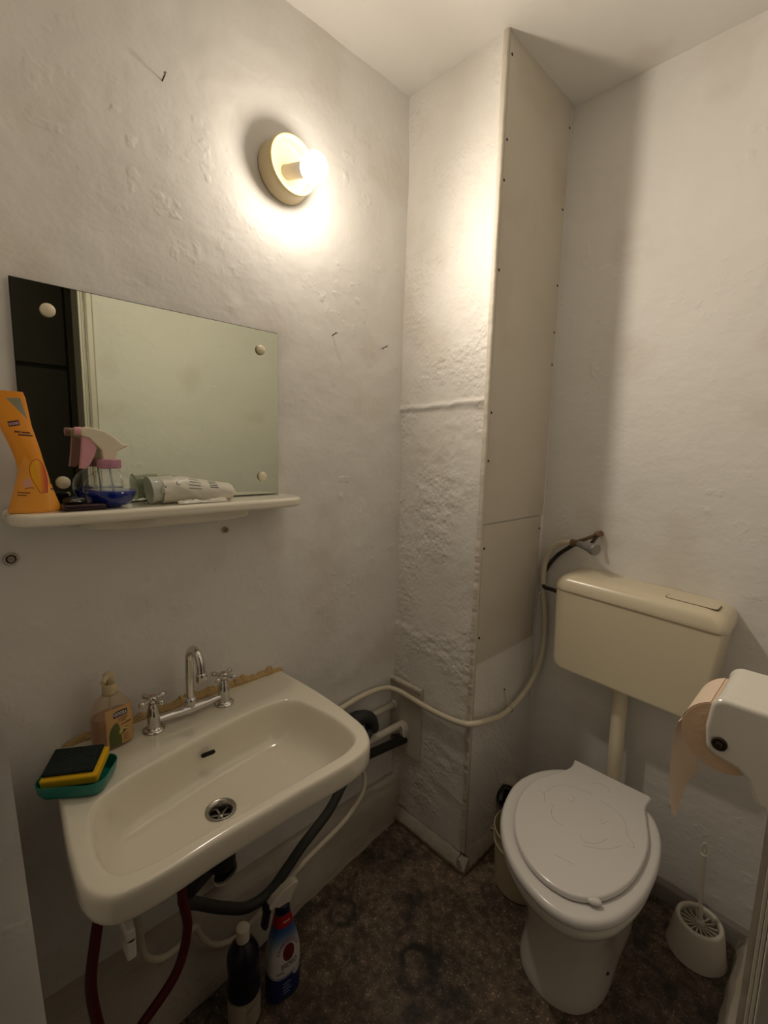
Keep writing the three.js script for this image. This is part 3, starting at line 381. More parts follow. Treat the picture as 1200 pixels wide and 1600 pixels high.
{
  const t = thing('soap_bottle', 'clear pump bottle of amber hand soap on the basin deck', 'soap bottle', [.066, .7955, 1.012]);
  const el = (w, d, y) => { const L = []; for (let i = 0; i < 48; i++) { const a = i / 48 * Math.PI * 2, s = (x, p) => Math.sign(x) * Math.pow(Math.abs(x), p); L.push([d * s(Math.cos(a), .72), y, w * s(Math.sin(a), .72)]); } return L.reverse(); };
  const S = [[.036, .020, 0], [.041, .024, .003], [.0435, .0265, .015], [.0440, .027, .05], [.0430, .0265, .075], [.0385, .024, .098], [.030, .020, .113], [.020, .016, .122], [.0135, .0135, .127], [.0135, .0135, .136]];
  part('bottle_body', loft(S.map(q => el(...q)), true, false), phy(0xf4ead8, 0.12, { transmission: 0.8, thickness: 0, ior: 1.45 }), t, 'clear bottle');
  part('amber_soap', loft([[.034, .0185, .002], [.039, .0222, .005], [.0415, .0246, .016], [.0420, .0251, .05], [.0410, .0246, .074], [.0402, .0242, .078]].map(q => el(...q))), phy(0xd67f1e, 0.05, { transmission: .5, thickness: .03, ior: 1.35, attenuationColor: new THREE.Color(.80, .38, .08), attenuationDistance: .035 }), t, 'amber liquid soap');
  part('pump_tube', tube([[0, .13, 0], [0, .004, .004]], .0035, 8, 8), phy(0xe9e2d2, .3, { transmission: .5, thickness: 0 }), t);
  part('pump_collar', lathe([[0, .127], [.0165, .127], [.0165, .131], [.0155, .132], [.0165, .133], [.0165, .137], [.0155, .138], [.016, .139], [.016, .148], [.011, .150], [0, .150]], 32), std(0xcbb994, .4), t, 'beige ribbed collar');
  part('pump_head', [lathe([[0, .150], [.007, .150], [.007, .160], [.013, .163], [.014, .172], [.011, .176], [0, .177]], 28), tube([[0, .170, 0], [.012, .171, .012], [.024, .168, .022]], .0055, 12, 10)], std(0xcdbb98, .4), t, 'beige pump head');
  const lb = []; for (let j = 0; j <= 10; j++) { const y = .008 + .090 * j / 10, L = []; for (let i = 0; i <= 20; i++) { const z = .022 - .060 * i / 20; let w = .044, d = .027; if (y > .075) { w = .043 - .0045 * (y - .075) / .023; d = .0265 - .0025 * (y - .075) / .023; } const x = d * Math.pow(Math.max(0, 1 - Math.pow(Math.abs(z) / (w + .0005), 2 / .72)), .72 / 2); L.push([x + .0008, y, z]); } lb.push(L); }
  const lg = loft(lb, false, false, false);
  const tex = canvasTex(512, 512, (c, w, h) => {
    c.fillStyle = '#c99f66'; c.fillRect(0, 0, w, h); c.fillStyle = '#57602a'; c.beginPath(); c.moveTo(60, 512); c.bezierCurveTo(20, 330, 60, 230, 190, 190); c.bezierCurveTo(260, 250, 280, 380, 270, 512); c.fill();
    c.save(); c.translate(255, 86); c.fillStyle = '#17163a'; c.beginPath(); c.moveTo(-120, 42); c.lineTo(-110, -28); c.quadraticCurveTo(0, -52, 150, -34); c.lineTo(150, 36); c.closePath(); c.fill(); c.fillStyle = '#f2eee4'; c.font = 'bold 62px serif'; c.textAlign = 'center'; c.fillText('GENERA', 16, 22, 238); c.restore();
    c.fillStyle = '#5a4326'; for (let i = 0; i < 3; i++) c.fillRect(265, 142 + i * 22, 140 - i * 18, 11); c.fillRect(232, 140, 10, 60); c.fillRect(270, 236, 190, 12); c.fillStyle = '#2c2a1c'; c.fillRect(360, 228, 110, 14);
    c.fillStyle = '#3b4a1c'; c.beginPath(); c.ellipse(330, 335, 70, 22, -.5, 0, 7); c.fill(); c.fillStyle = '#d9cf78'; for (const [x, y, r] of [[262, 322, -.4], [268, 350, -.35], [352, 316, .1]]) { c.beginPath(); c.ellipse(x, y, 44, 10, r, 0, 7); c.fill(); } c.strokeStyle = '#d9cf78'; c.lineWidth = 8; c.beginPath(); c.moveTo(250, 300); c.lineTo(246, 262); c.moveTo(300, 300); c.lineTo(316, 262); c.stroke();
    c.fillStyle = '#6a4a22'; for (let i = 0; i < 5; i++) c.fillRect(300, 388 + i * 20, 110 - (i % 2) * 30, 8);
  });
  { const p = lg.attributes.position, u = lg.attributes.uv; for (let i = 0; i < p.count; i++) u.setXY(i, (.022 - p.getZ(i)) / .060, (p.getY(i) - .008) / .090); }
  part('label', lg, std(0xffffff, .5, { map: tex, side: THREE.DoubleSide }), t, 'printed label with dark name band and green leaves');
  t.rotation.y = .12;
}
// ---------------------------------------------------------------- pipes and hoses under the basin
single('drain_hose', tube([[.285, .545, .865], [.25, .48, .905], [.18, .385, .905], [.145, .315, .86], [.14, .240, .785], [.14, .190, .715], [.14, .187, .650], [.14, .225, .588], [.14, .263, .537], [.14, .331, .426], [.135, .385, .37], [.12, .43, .31], [.095, .462, .24], [.072, .474, .190]], .0150, 160, 18), M.hoseGrey, 'thick dark grey drain hose sagging under the basin', 'hose');
single('red_hose', tube([[.285, .60, .925], [.275, .54, .94], [.27, .488, .939], [.27, .406, .931], [.27, .313, .959], [.27, .250, 1.03], [.27, .222, 1.07], [.27, .245, 1.098], [.27, .321, 1.112], [.27, .427, 1.120], [.27, .517, 1.108], [.26, .60, 1.09], [.25, .69, 1.08]], .0105, 140, 14), M.hoseRed, 'dark red rubber hose hanging in a loop under the basin', 'hose');
single('white_hose', tube([[.11, .69, 1.00], [.12, .45, .998], [.12, .316, .991], [.122, .235, .980], [.122, .200, .945], [.12, .200, .892], [.12, .223, .862], [.12, .175, .842], [.122, .128, .812], [.125, .105, .765], [.122, .100, .722], [.12, .136, .616], [.112, .172, .499], [.10, .215, .311], [.085, .270, .225], [.05, .310, .20], [-.004, .325, .195]], .0085, 200, 12), M.hoseWhite, 'thin off-white hose looping along the wall plinth', 'hose');
{
  const t = thing('supply_pipe', 'upper white painted pipe entering the plate on the pillar', 'pipe', [.019, .484, .10], 'painted supply pipes');
  part('pipe', cyl(.012, .012, [0, 0, -.095], [0, .004, .50], 20), M.painted, t); part('wall_collar', cyl(.018, .015, [0, 0, -.098], [0, 0, -.078], 20), M.painted, t);
}
{
  const t = thing('supply_pipe', 'lower white painted pipe entering the plate on the pillar', 'pipe', [.062, .418, .10], 'painted supply pipes');
  part('pipe', cyl(.014, .014, [0, 0, -.09], [-.01, .004, .50], 20), M.painted, t);
  const L = []; for (let j = 0; j <= 8; j++) { const q = []; for (let i = 0; i < 24; i++) { const a = i / 24 * 6.2832, r = (.030 - .012 * j / 8) * (.85 + .5 * fbm(Math.cos(a) * 2 + 4, Math.sin(a) * 2 + j * .4, 3, 0, 65)); q.push([.012 + r * Math.cos(a) * .9, -.022 + r * Math.sin(a) * 1.5, -.098 + .03 * j / 8]); } L.push(q); }
  part('plaster_lump', loft(L), M.painted, t, 'rough plaster around the pipe');
}
{
  const t = thing('pipe_sleeve', 'black taped pipe sleeve leaving the pillar plate', 'pipe', [.068, .372, .01]);
  part('sleeve', cyl(.017, .016, [.014, -.006, .004], [.020, .034, .29], 22), M.black, t); const w = []; for (let k = 0; k < 5; k++) { const q = new THREE.TorusGeometry(.0175, .0022, 8, 22); q.translate(.010 - k * .001, -.001 + k * .0022, .012 + k * .009); w.push(q); } part('tape_wrap', w, std(0x24211d, .6), t, 'rough black tape');
}
{
  const t = thing('drain_elbow', 'dark grey plastic drain elbow behind the basin', 'pipe elbow', [.062, .505, .22]);
  part('elbow', tube([[0, .03, .18], [0, .032, .06], [0, .028, .0], [.004, .008, -.033], [.006, -.012, -.041], [.007, -.034, -.042]], .026, 60, 20), std(0x2a2b2d, .45), t); part('rim_ring', cyl(.029, .029, [0, .031, .02], [0, .031, .05], 22), std(0x232426, .45), t);
}
{
  const t = thing('wall_outlet', 'round black pipe opening low on the wall below the basin', 'pipe opening', [0, .245, .738]);
  part('outlet_ring', alongX(lathe([[.043, -.005], [.043, .040], [.040, .046], [.036, .047], [.034, .040], [.034, .004]], 40)), M.painted, t, 'painted rim'); part('outlet_bore', alongX(lathe([[.0342, .043], [.033, .006], [0, .006]], 36)), M.dark, t, 'black opening');
}

// ---------------------------------------------------------------- bidet shower
{
  const t = thing('bidet_shower', 'beige bidet shower hose with grey handset by the cistern', 'bidet shower');
  part('hose', tube([[.02, .56, .50], [.02, .573, .30], [.02, .583, .203], [.024, .583, .106], [.034, .572, .050], [.066, .562, .026], [.11, .557, .022], [.236, .553, .022], [.340, .562, .022], [.378, .571, .020], [.394, .572, .0], [.396, .552, -.08], [.396, .535, -.16], [.394, .535, -.23], [.396, .560, -.32], [.402, .610, -.385], [.415, .68, -.405], [.424, .776, -.408], [.418, .874, -.409], [.406, .972, -.408], [.404, 1.062, -.405], [.425, 1.124, -.395], [.466, 1.166, -.382], [.512, 1.180, -.368], [.530, 1.181, -.364]], .0100, 320, 14), M.hoseWhite, t, 'beige hose');
  part('collar', cyl(.0125, .0115, [.520, 1.181, -.366], [.546, 1.182, -.360], 20), std(0x6d5a41, .5), t, 'brown collar');
  const hs = lathe([[0, 0], [.010, 0], [.0115, .006], [.0125, .020], [.0150, .050], [.0185, .072], [.0200, .078], [.0200, .088], [.017, .091], [0, .091]], 28); hs.applyQuaternion(new THREE.Quaternion().setFromUnitVectors(V(0, 1, 0), V(.070, -.003, .036).normalize())); hs.translate(.545, 1.182, -.360);
  part('handset', hs, std(0x8f8d8a, .3, { metalness: .4 }), t, 'grey handset'); part('lever', tube([[.590, 1.166, -.335], [.612, 1.160, -.325], [.622, 1.163, -.322]], .003, 16, 8), M.black, t);
}
{
  const t = thing('wall_valve', 'brown metal wall bracket holding the bidet handset', 'bracket', [.565, 1.196, -.43]);
  part('bracket_arm', tube([[-.030, -.012, .058], [.0, .004, .045], [.030, .022, .030]], .0065, 20, 12), std(0x6b5338, .5, { metalness: .4 }), t); part('bracket_foot', [cyl(.010, .010, [.030, .022, -.006], [.030, .022, .034], 18), sph(.0105, .030, .022, .034, 14, 10)], std(0x7a6142, .5, { metalness: .4 }), t); part('bracket_clip', cyl(.006, .006, [.030, .020, .03], [.026, -.004, .066], 12), M.iron, t);
}
single('inlet_hose', tube([[.535, 1.180, -.390], [.494, 1.153, -.410], [.448, 1.113, -.416], [.412, 1.060, -.416], [.398, 1.015, -.413], [.410, .985, -.402], [.45, .985, -.385], [.53, .98, -.37]], .0075, 60, 12), std(0x2e2a25, .55), 'short dark inlet hose curving into the cistern side', 'hose');
{
  const t = thing('hose_tie', 'small wire tie knotted round the hose beside the cistern', 'wire tie', [.408, .965, -.408]);
  const k = new THREE.TorusGeometry(.0095, .0018, 8, 20); k.rotateX(Math.PI / 2); part('loop', k, M.whitePl, t); part('wire_end', [cyl(.0014, .0014, [.008, 0, .004], [.022, .018, .016], 8), cyl(.0014, .0014, [.004, 0, .008], [-.010, -.008, .024], 8), cyl(.0014, .0014, [.004, 0, .008], [.004, -.026, .018], 8)], M.whitePl, t);
}
{
  const t = thing('hose_hanger', 'thin wire hanging from a nail holding the beige hose', 'wire hanger', [A + .002, .535, -.231]);
  part('wire', tube([[0, .075, .015], [.006, .060, .012], [.012, .015, .002], [.022, -.006, 0], [.022, -.014, 0]], .0014, 24, 8), M.whitePl, t); const k = new THREE.TorusGeometry(.0105, .0022, 8, 20); k.translate(.021, 0, 0); part('clip', k, M.painted, t); part('nail', sph(.003, .001, .076, .015, 8, 6), M.iron, t);
}

// ---------------------------------------------------------------- cistern
{
  const t = thing('toilet_cistern', 'cream plastic cistern hung on the back wall with flush pipe', 'cistern', [.760, 1.018, -.43]); 
  const rotg = new THREE.Group();
  const arc = (cx, cy, r, a0, a1, n = 8) => Array.from({ length: n + 1 }, (_, i) => { const a = a0 + (a1 - a0) * i / n; return [cx + r * Math.cos(a), cy + r * Math.sin(a)]; });
  const P2 = Math.PI / 2;
  const tank = extrudeXY([...arc(-.188, -.246, .040, Math.PI, 1.5 * Math.PI), ...arc(.188, -.246, .040, 1.5 * Math.PI, 2 * Math.PI), [.244, -.03], [.245, .008], [-.245, .008], [-.244, -.03]], .004, .154, .010, 5);
  const tilt = g => { g.rotateZ(-.045); return g; };
  part('tank', tilt(tank), M.cream, t);
  const rl = (w, z0, z1, r, y) => { const L = [], n = 8; for (const [sx, zz, a0] of [[1, z1, 0], [-1, z1, 1], [-1, z0, 2], [1, z0, 3]]) for (let k = 0; k <= n; k++) { const a = (a0 + k / n) * P2, q = zz === z0 ? .004 : r; L.push([sx * (w - q) + q * Math.cos(a), y, zz + (zz === z0 ? q : -q) + q * Math.sin(a)]); } return L.reverse(); };
  const lid = loft([rl(.246, .0, .152, .024, -.006), rl(.2465, 0, .153, .026, -.0015), rl(.251, 0, .158, .028, -.0010), rl(.253, 0, .160, .030, .003), rl(.2525, 0, .1595, .030, .014), rl(.249, 0, .157, .032, .028), rl(.241, 0, .151, .034, .041), rl(.228, 0, .141, .036, .050), rl(.208, 0, .126, .036, .055), rl(.18, 0, .105, .03, .0568)]);
  part('lid', tilt(lid), M.cream, t, 'cream domed lid');
  const rrp = (cx, cz, w, d, r) => [...arc(cx + w - r, cz + d - r, r, 0, P2), ...arc(cx - w + r, cz + d - r, r, P2, Math.PI), ...arc(cx - w + r, cz - d + r, r, Math.PI, 1.5 * Math.PI), ...arc(cx + w - r, cz - d + r, r, 1.5 * Math.PI, 2 * Math.PI)];
  const gap = plate(rrp(.148, .088, .0685, .0305, .010).reverse(), .0545, .0568, 0); part('button_gap', tilt(gap), std(0x5d513e, .6), t, 'thin dark gap around the button');
  const btn = plate(rrp(.148, .088, .066, .028, .009).reverse(), .053, .0590, .0015); part('flush_button', tilt(btn), M.cream, t, 'flat flush button');
  const pipe = part('flush_pipe', cyl(.024, .024, [-.030, -.27, .065], [-.024, -.70, .068], 28), M.ivory, t, 'white flush pipe'); 
  part('pipe_nut', [cyl(.034, .036, [-.031, -.292, .065], [-.030, -.316, .065], 28)], M.ivory, pipe); part('pipe_seal', [lathe([[0, 0], [.036, 0], [.037, .018], [.031, .024], [.030, .034], [.024, .036], [0, .036]], 28).translate(-.0245, -.700, .068)], std(0xcdbfa2, .5), pipe, 'beige rubber seal');
}

// ---------------------------------------------------------------- toilet
{
  const t = thing('toilet', 'white ceramic toilet with closed lid and seat', 'toilet');
  const rim = smooth([[.540, -.06], [.562, .073], [.612, .168], [.677, .232], [.75, .270], [.825, .282], [.884, .262], [.934, .203], [.962, .1], [.963, -.04], [.938, -.152], [.895, -.222], [.82, -.262], [.68, -.262], [.585, -.185]], 72);
  const rc = [.765, .02]; const sc = (k, cx, cz, kz = k) => rim.map(p => [cx + (p[0] - rc[0]) * k, cz + (p[1] - rc[1]) * kz]);
  const lp = (pts, y) => pts.map(p => [p[0], y, p[1]]);
  const foot = smooth([[.648, .06], [.672, .112], [.72, .150], [.79, .163], [.848, .138], [.882, .08], [.890, .02], [.880, -.10], [.872, -.24], [.85, -.31], [.70, -.31], [.66, -.24], [.648, -.10]], 72);
  // align start points by angle
  const al = pts => { let b = 0, bv = -9; pts.forEach((p, i) => { const v = -(p[0] - .765) - Math.abs(p[1] - .0) * .2; if (v > bv) { bv = v; b = i; } }); return [...pts.slice(b), ...pts.slice(0, b)]; };
  const R = al(rim), F = al(foot); const mix = (k, f, y, dz = 0, dx = 0) => R.map((p, i) => { const q = F[i]; const rx = .765 + (p[0] - .765) * k, rz = .0 + (p[1]) * k; return [rx + (q[0] - rx) * f + dx, y, rz + (q[1] - rz) * f + dz]; });
  const shrink = (L, s) => L.map(p => [.768 + (p[0] - .768) * s, p[1], -.06 + (p[2] + .06) * (s + (1 - s) * .3)]);
  const bowl = [mix(0, 1, 0), mix(0, 1, .012), shrink(mix(0, 1, .03), .985), shrink(mix(0, 1, .07), .93), shrink(mix(0, 1, .12), .90), shrink(mix(.80, .95, .17), .93), mix(.80, .88, .215), mix(.83, .60, .258), mix(.88, .27, .295), mix(.93, .08, .330), mix(.955, 0, .352), mix(.972, 0, .366), mix(.975, 0, .378), mix(.962, 0, .386), mix(.80, 0, .388)];
  part('bowl', loft(bowl), M.porcelain, t);
  const ringL = [mix(.80, 0, .388), mix(.955, 0, .3875), mix(.985, 0, .390), mix(1.0, 0, .396), mix(1.004, 0, .403), mix(.998, 0, .410), mix(.984, 0, .4155), mix(.96, 0, .4185), mix(.92, 0, .419), mix(.74, 0, .416)];
  part('seat', loft(ringL), M.seat, t, 'white plastic seat ring');
  const lidO = smooth([[.633, -.270], [.634, -.268], [.640, -.225], [.627, -.172], [.592, -.085], [.586, -.01], [.600, .062], [.649, .158], [.718, .220], [.783, .241], [.844, .233], [.890, .196], [.923, .128], [.937, .037], [.927, -.075], [.897, -.160], [.878, -.215], [.878, -.268], [.877, -.272], [.76, -.272]], 160);
  const lines = [[[0.623, -0.036], [0.637, -0.036], [0.656, -0.004]], [[.637, -.036], [0.641, -0.051], [0.646, -0.087], [0.666, -0.117], [0.693, -0.132], [0.723, -0.14], [0.742, -0.145]], [[0.681, -0.011], [0.693, 0.025], [0.712, 0.042], [0.736, 0.044]], [[0.7, -0.068], [0.715, -0.064], [0.713, -0.087], [0.705, -0.094]], [[0.725, -0.188], [0.742, -0.212], [0.77, -0.209], [0.781, -0.194]], [[0.772, -0.136], [0.803, -0.134], [0.836, -0.122], [0.858, -0.099], [0.877, -0.058], [0.896, -0.045], [0.904, -0.025], [0.883, -0.025]], [[0.802, -0.065], [0.812, -0.049], [0.821, -0.072]], [[0.785, 0.043], [0.803, 0.052], [0.822, 0.042], [0.836, 0.02], [0.842, -0.003]], [[0.806, 0.07], [0.835, 0.05], [0.861, 0.024], [0.879, -0.011]], [[0.764, 0.155], [0.79, 0.15], [0.815, 0.145]]];
  const lt = canvasTex(1024, 1280, (c, w, h) => { c.fillStyle = '#ece9e5'; c.fillRect(0, 0, w, h); c.strokeStyle = '#bfb9b1'; c.lineWidth = 3; c.lineCap = 'round'; for (const l of lines) { const q = curvePts(l.map(p => [p[0], 0, p[1]]), 24); c.beginPath(); q.forEach((p, i) => { const X = (p.x - .56) / .40 * w, Y = (p.z + .28) / .54 * h; i ? c.lineTo(X, Y) : c.moveTo(X, Y); }); c.stroke(); } });
  const lg = plate(lidO, .419, .4375, .007, 5); { const p = lg.attributes.position, u = lg.attributes.uv; for (let i = 0; i < p.count; i++) u.setXY(i, (p.getX(i) - .56) / .40, 1 - (p.getZ(i) + .28) / .54); }
  const lidm = part('lid', lg, phy(0xffffff, .25, { map: lt, clearcoat: .3, clearcoatRoughness: .15 }), t, 'white lid with faint scratched curves');
  const tab = sph(.017, 0, 0, 0, 24, 12); tab.scale(1, .45, .6); tab.rotateY(.5); tab.translate(.889, .431, .201); part('lid_tab', tab, M.seat, lidm);
  part('hinge_block', box(.66, .86, .395, .421, -.262, -.235, .006), M.seat, t);
  part('inlet_neck', cyl(.045, .036, [.75, .30, -.27], [.738, .316, -.362], 28), M.porcelain, t);
  part('bolt_hole', [cyl(.0105, .0105, [.865, .052, .015], [.884, .050, .019], 18)], M.dark, t, 'dark fixing hole in the foot');
}
{
  const t = thing('drain_stub', 'dark open pipe end in the plaster between pillar and toilet', 'pipe opening', [A + .010, .160, -.250]);
  const d = V(.75, .25, .62).normalize(), q = new THREE.Quaternion().setFromUnitVectors(V(0, 1, 0), d);
  part('pipe_end', lathe([[.036, -.06], [.036, .028], [.034, .030], [.030, .029], [.030, -.03]], 36).applyQuaternion(q), std(0x2b2926, .5), t); part('pipe_bore', lathe([[.0302, .018], [.029, -.02], [0, -.02]], 30).applyQuaternion(q), M.dark, t);
  const L = []; for (let j = 0; j <= 8; j++) { const f = j / 8, o = []; for (let i = 0; i < 30; i++) { const a = i / 30 * 6.2832, r = (.082 - .042 * f) * (.9 + .25 * fbm(Math.cos(a) * 2 + 3, Math.sin(a) * 2, 3, 0, 15)); const v = V(r * Math.cos(a), -.055 + .06 * Math.sin(f * 1.5), r * Math.sin(a)).applyQuaternion(q); o.push([v.x, v.y, v.z]); } L.push(o.reverse()); }
  part('plaster_mound', loft(L, true, false), M.plinth, t, 'plaster mound around the pipe');
}
{
  const t = thing('waste_bucket', 'small beige plastic bucket between pillar and toilet', 'bucket', [.548, 0, -.100]);
  part('bucket_body', lathe([[0, .001], [.082, .001], [.085, .006], [.091, .11], [.096, .202], [.100, .206], [.100, .213], [.098, .216], [.094, .213], [.0885, .11], [.082, .008], [0, .007]], 56), phy(0xcdbf9f, .35, { transmission: .15, thickness: 0 }), t);
  const k = new THREE.TorusGeometry(.0955, .0028, 8, 56); k.rotateX(Math.PI / 2); k.translate(0, .165, 0); part('rim_band', k, std(0xcbbd9d, .4), t); part('handle', tube([[-.068, .208, .072], [-.098, .18, .050], [-.106, .150, .022], [-.106, .17, -.02], [-.094, .208, -.036]], .0022, 40, 8), std(0xb9ab8e, .4), t, 'thin wire handle');
}

// ---------------------------------------------------------------- paper holder, roll, brush
{
  const t = thing('paper_holder', 'white ceramic toilet paper holder on the right wall', 'paper holder', [1.186, 1.10, .36]);
  const P2 = Math.PI / 2, arc = (cx, cy, r, a0, a1, n = 8) => Array.from({ length: n + 1 }, (_, i) => { const a = a0 + (a1 - a0) * i / n; return [cx + r * Math.cos(a), cy + r * Math.sin(a)]; });
  const prof = [[.012, .066], ...arc(-.060, .048, .018, P2, Math.PI), [-.081, .018], [-.079, .0], ...arc(-.062, -.004, .0165, Math.PI, 1.45 * Math.PI, 6), [-.040, -.026], [-.026, -.038], [-.019, -.058], [-.013, -.066], [.012, -.070]].map(p => [p[0], p[1]]);
  part('end_plate', extrudeXY(prof.slice().reverse(), .118, .142, .006, 4), M.porcelain, t);
  part('end_plate', extrudeXY(prof.slice().reverse(), -.002, .012, .005, 4), M.porcelain, t);
  part('cover', extrudeXY([[.012, .066], ...arc(-.060, .048, .018, P2, Math.PI), [-.071, .046], ...arc(-.060, .048, .010, Math.PI, P2), [.012, .056]].map(p => [p[0] + .0008, p[1] - .0010]).reverse(), .008, .132, .0005, 1), M.porcelain, t, 'curved cover above the roll');
  part('back_plate', box(.004, .013, -.066, .060, .003, .136, .002), M.porcelain, t);
  part('screw', [alongZ(lathe([[0, 0], [.0095, 0], [.0095, .004], [.0075, .0055], [.0072, .003], [.004, .003], [.004, .006], [0, .006]], 18)).translate(-.062, .001, .141)], M.iron, t, 'dark metal screw end');
}
{
  const t = thing('toilet_roll', 'roll of pale peach toilet paper with a torn hanging sheet', 'toilet paper', [1.124, 1.100, .375]);
  const pap = std(0xe7cdb4, .9), papS = std(0xdfbf9f, .95, { bumpMap: plasterBump, bumpScale: .002 });
  part('roll', alongZ(lathe([[.018, 0], [.0495, 0], [.0505, .001], [.0505, .108], [.0495, .109], [.018, .109]], 56)), papS, t);
  part('core', alongZ(lathe([[.0185, -.001], [.0185, .110], [.0172, .110], [.0172, -.001]], 32)), std(0xa58563, .9), t, 'cardboard tube');
  const L = []; for (let j = 0; j <= 40; j++) { const f = j / 40, row = []; for (let i = 0; i <= 12; i++) { const s = i / 12; const over = Math.min(1, f / .22), a = Math.PI * (.62 + .38 * over); let x, y, z = .001 + .107 * s; if (f < .22) { x = .0516 * Math.cos(a); y = .0516 * Math.sin(a); } else { const g = (f - .22) / .78, end = .118 + .062 * (1 - Math.abs(s - .72) / .72) * .95; const len = g * end; x = -.0516 - .010 * Math.sin(g * 2.4) + .016 * g * g * (1.2 - s) + .004 * Math.sin(s * 5 + g * 3); y = -len; z = .001 + .107 * (s * (1 - .12 * g) + .06 * g); } row.push([x, y, z]); } L.push(row); }
  part('hanging_sheet', loft(L, false, false, false), phy(0xead3bb, .9, { transmission: .12, thickness: 0, side: THREE.DoubleSide }), t, 'torn loose end of the paper');
}
{
  const t = thing('brush_holder', 'white plastic conical toilet brush pot on the floor', 'brush holder', [1.032, 0, -.30]);
  part('pot', lathe([[0, .001], [.078, .001], [.0795, .004], [.0765, .010], [.068, .07], [.0625, .100], [.060, .106], [.055, .108], [.050, .105], [.049, .098], [.055, .05], [.060, .012], [0, .010]], 56), std(0xd9d2c4, .4), t);
}
{
  const t = thing('toilet_brush', 'white toilet brush standing in its pot', 'toilet brush', [1.032, .012, -.30]);
  part('head', [cyl(.013, .013, [0, .02, 0], [0, .088, 0], 20), sph(.014, 0, .088, 0, 18, 12), cyl(.022, .030, [0, .0, 0], [0, .05, 0], 24)], std(0xcfc7b6, .5), t);
  const sp = box(.012, .0485, .066, .080, -.0022, .0022, .001); for (let k = 0; k < 16; k++) { const o = part('bristle_fin', sp, std(0xbdb5a2, .6), t); o.rotation.y = k * Math.PI / 8; }
  part('handle', [cyl(.0085, .0075, [0, .09, 0], [-.003, .145, .002], 16), cyl(.0055, .0085, [-.003, .142, .002], [-.010, .315, .006], 16), tube([[-.010, .312, .006], [-.016, .335, .008], [-.011, .352, .008], [-.006, .335, .006], [-.010, .312, .006]], .0032, 30, 8)], std(0xd6cfc0, .4), t, 'slim white handle with hanging eye');
}

// ---------------------------------------------------------------- bottles on the floor
{
  const t = thing('bleach_bottle', 'dark navy bottle with white cap on the floor', 'bottle', [.255, 0, .790]);
  part('bottle_body', lathe([[0, .001], [.036, .001], [.040, .005], [.041, .02], [.041, .13], [.0385, .155], [.0395, .175], [.041, .19], [.039, .212], [.030, .232], [.019, .243], [.014, .247], [.014, .255], [0, .255]], 48), std(0x0a0d1e, .3), t);
  part('cap', lathe([[0, .248], [.0165, .248], [.017, .250], [.0168, .280], [.0155, .283], [0, .2835]], 28), std(0xd9cdbb, .4), t, 'white screw cap');
  const c = new THREE.CylinderGeometry(.0416, .0416, .080, 40, 1, true, -.55, 3.6); c.translate(0, .062, 0);
  part('label', c, std(0xffffff, .6, { side: THREE.DoubleSide, map: canvasTex(512, 256, (g, w, h) => { g.fillStyle = '#a79c8c'; g.fillRect(0, 0, w, h); g.fillStyle = '#bcb09e'; g.fillRect(60, 20, 190, 216); g.strokeStyle = '#2a2622'; g.lineWidth = 7; g.beginPath(); g.moveTo(255, 90); g.lineTo(380, 40); g.stroke(); g.fillStyle = '#6d6258'; for (let i = 0; i < 5; i++) g.fillRect(20, 60 + i * 30, 28, 7); }) }), t, 'pale paper label');
}
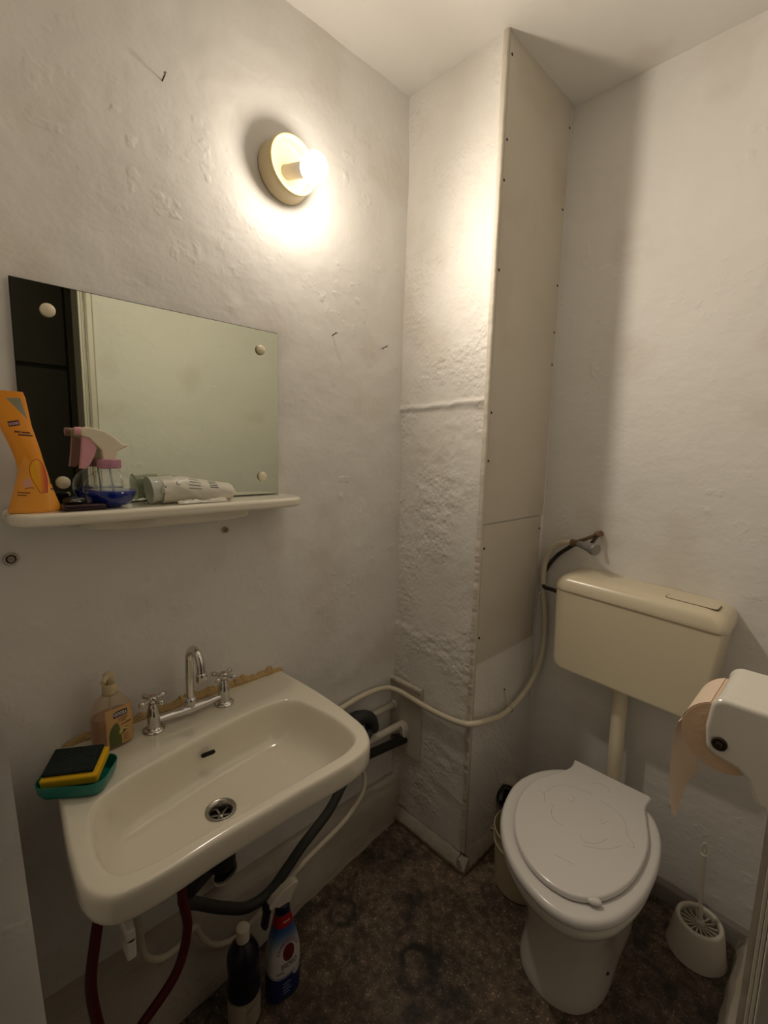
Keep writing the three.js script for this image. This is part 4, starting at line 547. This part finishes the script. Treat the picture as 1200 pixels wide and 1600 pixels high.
{
  const t = thing('cleaner_spray', 'blue and white bathroom cleaner spray bottle with red neck label', 'spray bottle', [.262, 0, .678]);
  const el = (w, d, y) => { const L = []; for (let i = 0; i < 48; i++) { const a = i / 48 * Math.PI * 2, s = (x, p) => Math.sign(x) * Math.pow(Math.abs(x), p); L.push([d * s(Math.cos(a), .7), y, w * s(Math.sin(a), .7)]); } return L.reverse(); };
  const S = [[.042, .026, .0005], [.046, .029, .004], [.0475, .030, .02], [.0475, .030, .10], [.046, .0295, .135], [.040, .027, .17], [.031, .023, .205], [.024, .0195, .235], [.020, .0175, .252], [.0185, .0165, .260]];
  const fine = []; for (let j = 0; j <= 48; j++) { const f = j / 48 * (S.length - 1), k = Math.min(S.length - 2, Math.floor(f)), s = f - k; fine.push(el(...S[k].map((a, i) => a + (S[k + 1][i] - a) * s))); }
  const g = loft(fine); { const p = g.attributes.position, u = g.attributes.uv; for (let i = 0; i < p.count; i++) u.setXY(i, (.05 - p.getZ(i)) / .10, p.getY(i) / .26); }
  const tex = canvasTex(640, 1024, (c, w, h) => {
    const gr = c.createLinearGradient(0, 0, 0, h); gr.addColorStop(0, '#1d2c5c'); gr.addColorStop(.2, '#3b5c92'); gr.addColorStop(.36, '#b9bdc2'); gr.addColorStop(.45, '#d5d2cb'); gr.addColorStop(1, '#d5d2cb'); c.fillStyle = gr; c.fillRect(0, 0, w, h);
    c.fillStyle = '#14235e'; c.beginPath(); c.moveTo(0, 640); c.quadraticCurveTo(200, 780, 640, 640); c.lineTo(640, 1024); c.lineTo(0, 1024); c.fill(); c.strokeStyle = '#c9cfdb'; c.lineWidth = 12; c.beginPath(); c.moveTo(0, 655); c.quadraticCurveTo(200, 795, 640, 655); c.stroke();
    c.fillStyle = '#a8161c'; c.beginPath(); c.moveTo(0, 30); c.lineTo(640, 30); c.lineTo(640, 110); c.quadraticCurveTo(420, 190, 0, 130); c.fill(); c.fillStyle = '#e9c9c4'; c.font = 'bold 30px sans-serif'; c.textAlign = 'center'; for (let i = 0; i < 5; i++) c.fillRect(280 + i * 26, 92, 16, 18);
    c.fillStyle = '#6d1218'; c.beginPath(); c.ellipse(345, 450, 108, 96, 0, 0, 7); c.fill();
    c.fillStyle = '#a3161d'; c.font = 'bold 58px sans-serif'; const s = 'CHANTECLAIR'; for (let i = 0; i < s.length; i++) { const a = -1.25 + i * .25; c.save(); c.translate(340 + 168 * Math.sin(a), 470 - 138 * Math.cos(a)); c.rotate(a); c.fillText(s[i], 0, 0); c.restore(); }
    c.fillStyle = '#181c33'; c.font = 'bold 84px sans-serif'; c.fillText('BROMO', 350, 618, 300); c.font = 'bold 46px sans-serif'; c.fillText('EXTRA', 190, 672, 180); c.fillStyle = '#c4c3bf'; c.beginPath(); c.ellipse(500, 720, 80, 44, -.3, 0, 7); c.fill();
    c.fillStyle = '#8d9ac4'; for (let i = 0; i < 4; i++) c.fillRect(230, 800 + i * 38, 160 - (i % 2) * 40, 14);
  });
  part('bottle_body', g, std(0xffffff, .32, { map: tex }), t);
  part('neck_collar', lathe([[0, .255], [.0185, .255], [.0195, .258], [.0195, .276], [.016, .280], [0, .280]], 30), std(0x0e1430, .35), t, 'dark blue collar');
  const hd = new THREE.Shape([[-.022, .0], [-.028, .022], [-.046, .046], [-.045, .056], [-.030, .060], [.0, .052], [.030, .036], [.046, .022], [.044, .010], [.030, .012], [.014, .0]].map(p => new THREE.Vector2(...p)));
  const hg = new THREE.ExtrudeGeometry(hd, { depth: .020, bevelEnabled: true, bevelSize: .004, bevelThickness: .005, bevelSegments: 4, bevelOffset: -.003 }); hg.translate(0, 0, -.010); hg.scale(.9, .85, .8); hg.rotateY(-Math.PI / 2); hg.translate(0, .277, 0);
  part('spray_head', hg, std(0xded6c6, .35), t, 'white spray head');
  const tg = new THREE.Shape([[.046, .026], [.054, .016], [.052, -.004], [.058, -.036], [.052, -.044], [.046, -.038], [.040, -.006], [.034, .010]].map(p => new THREE.Vector2(...p)));
  const tgg = new THREE.ExtrudeGeometry(tg, { depth: .012, bevelEnabled: true, bevelSize: .002, bevelThickness: .003, bevelSegments: 3 }); tgg.translate(0, 0, -.006); tgg.rotateY(-Math.PI / 2); tgg.translate(0, .277, 0); part('trigger', tgg, std(0x0e1225, .35), t, 'dark blue trigger');
  t.rotation.y = -.1;
}

scene.traverse(o => { if (o.isMesh) { o.castShadow = true; o.receiveShadow = true; } });
renderer.render(scene, camera);
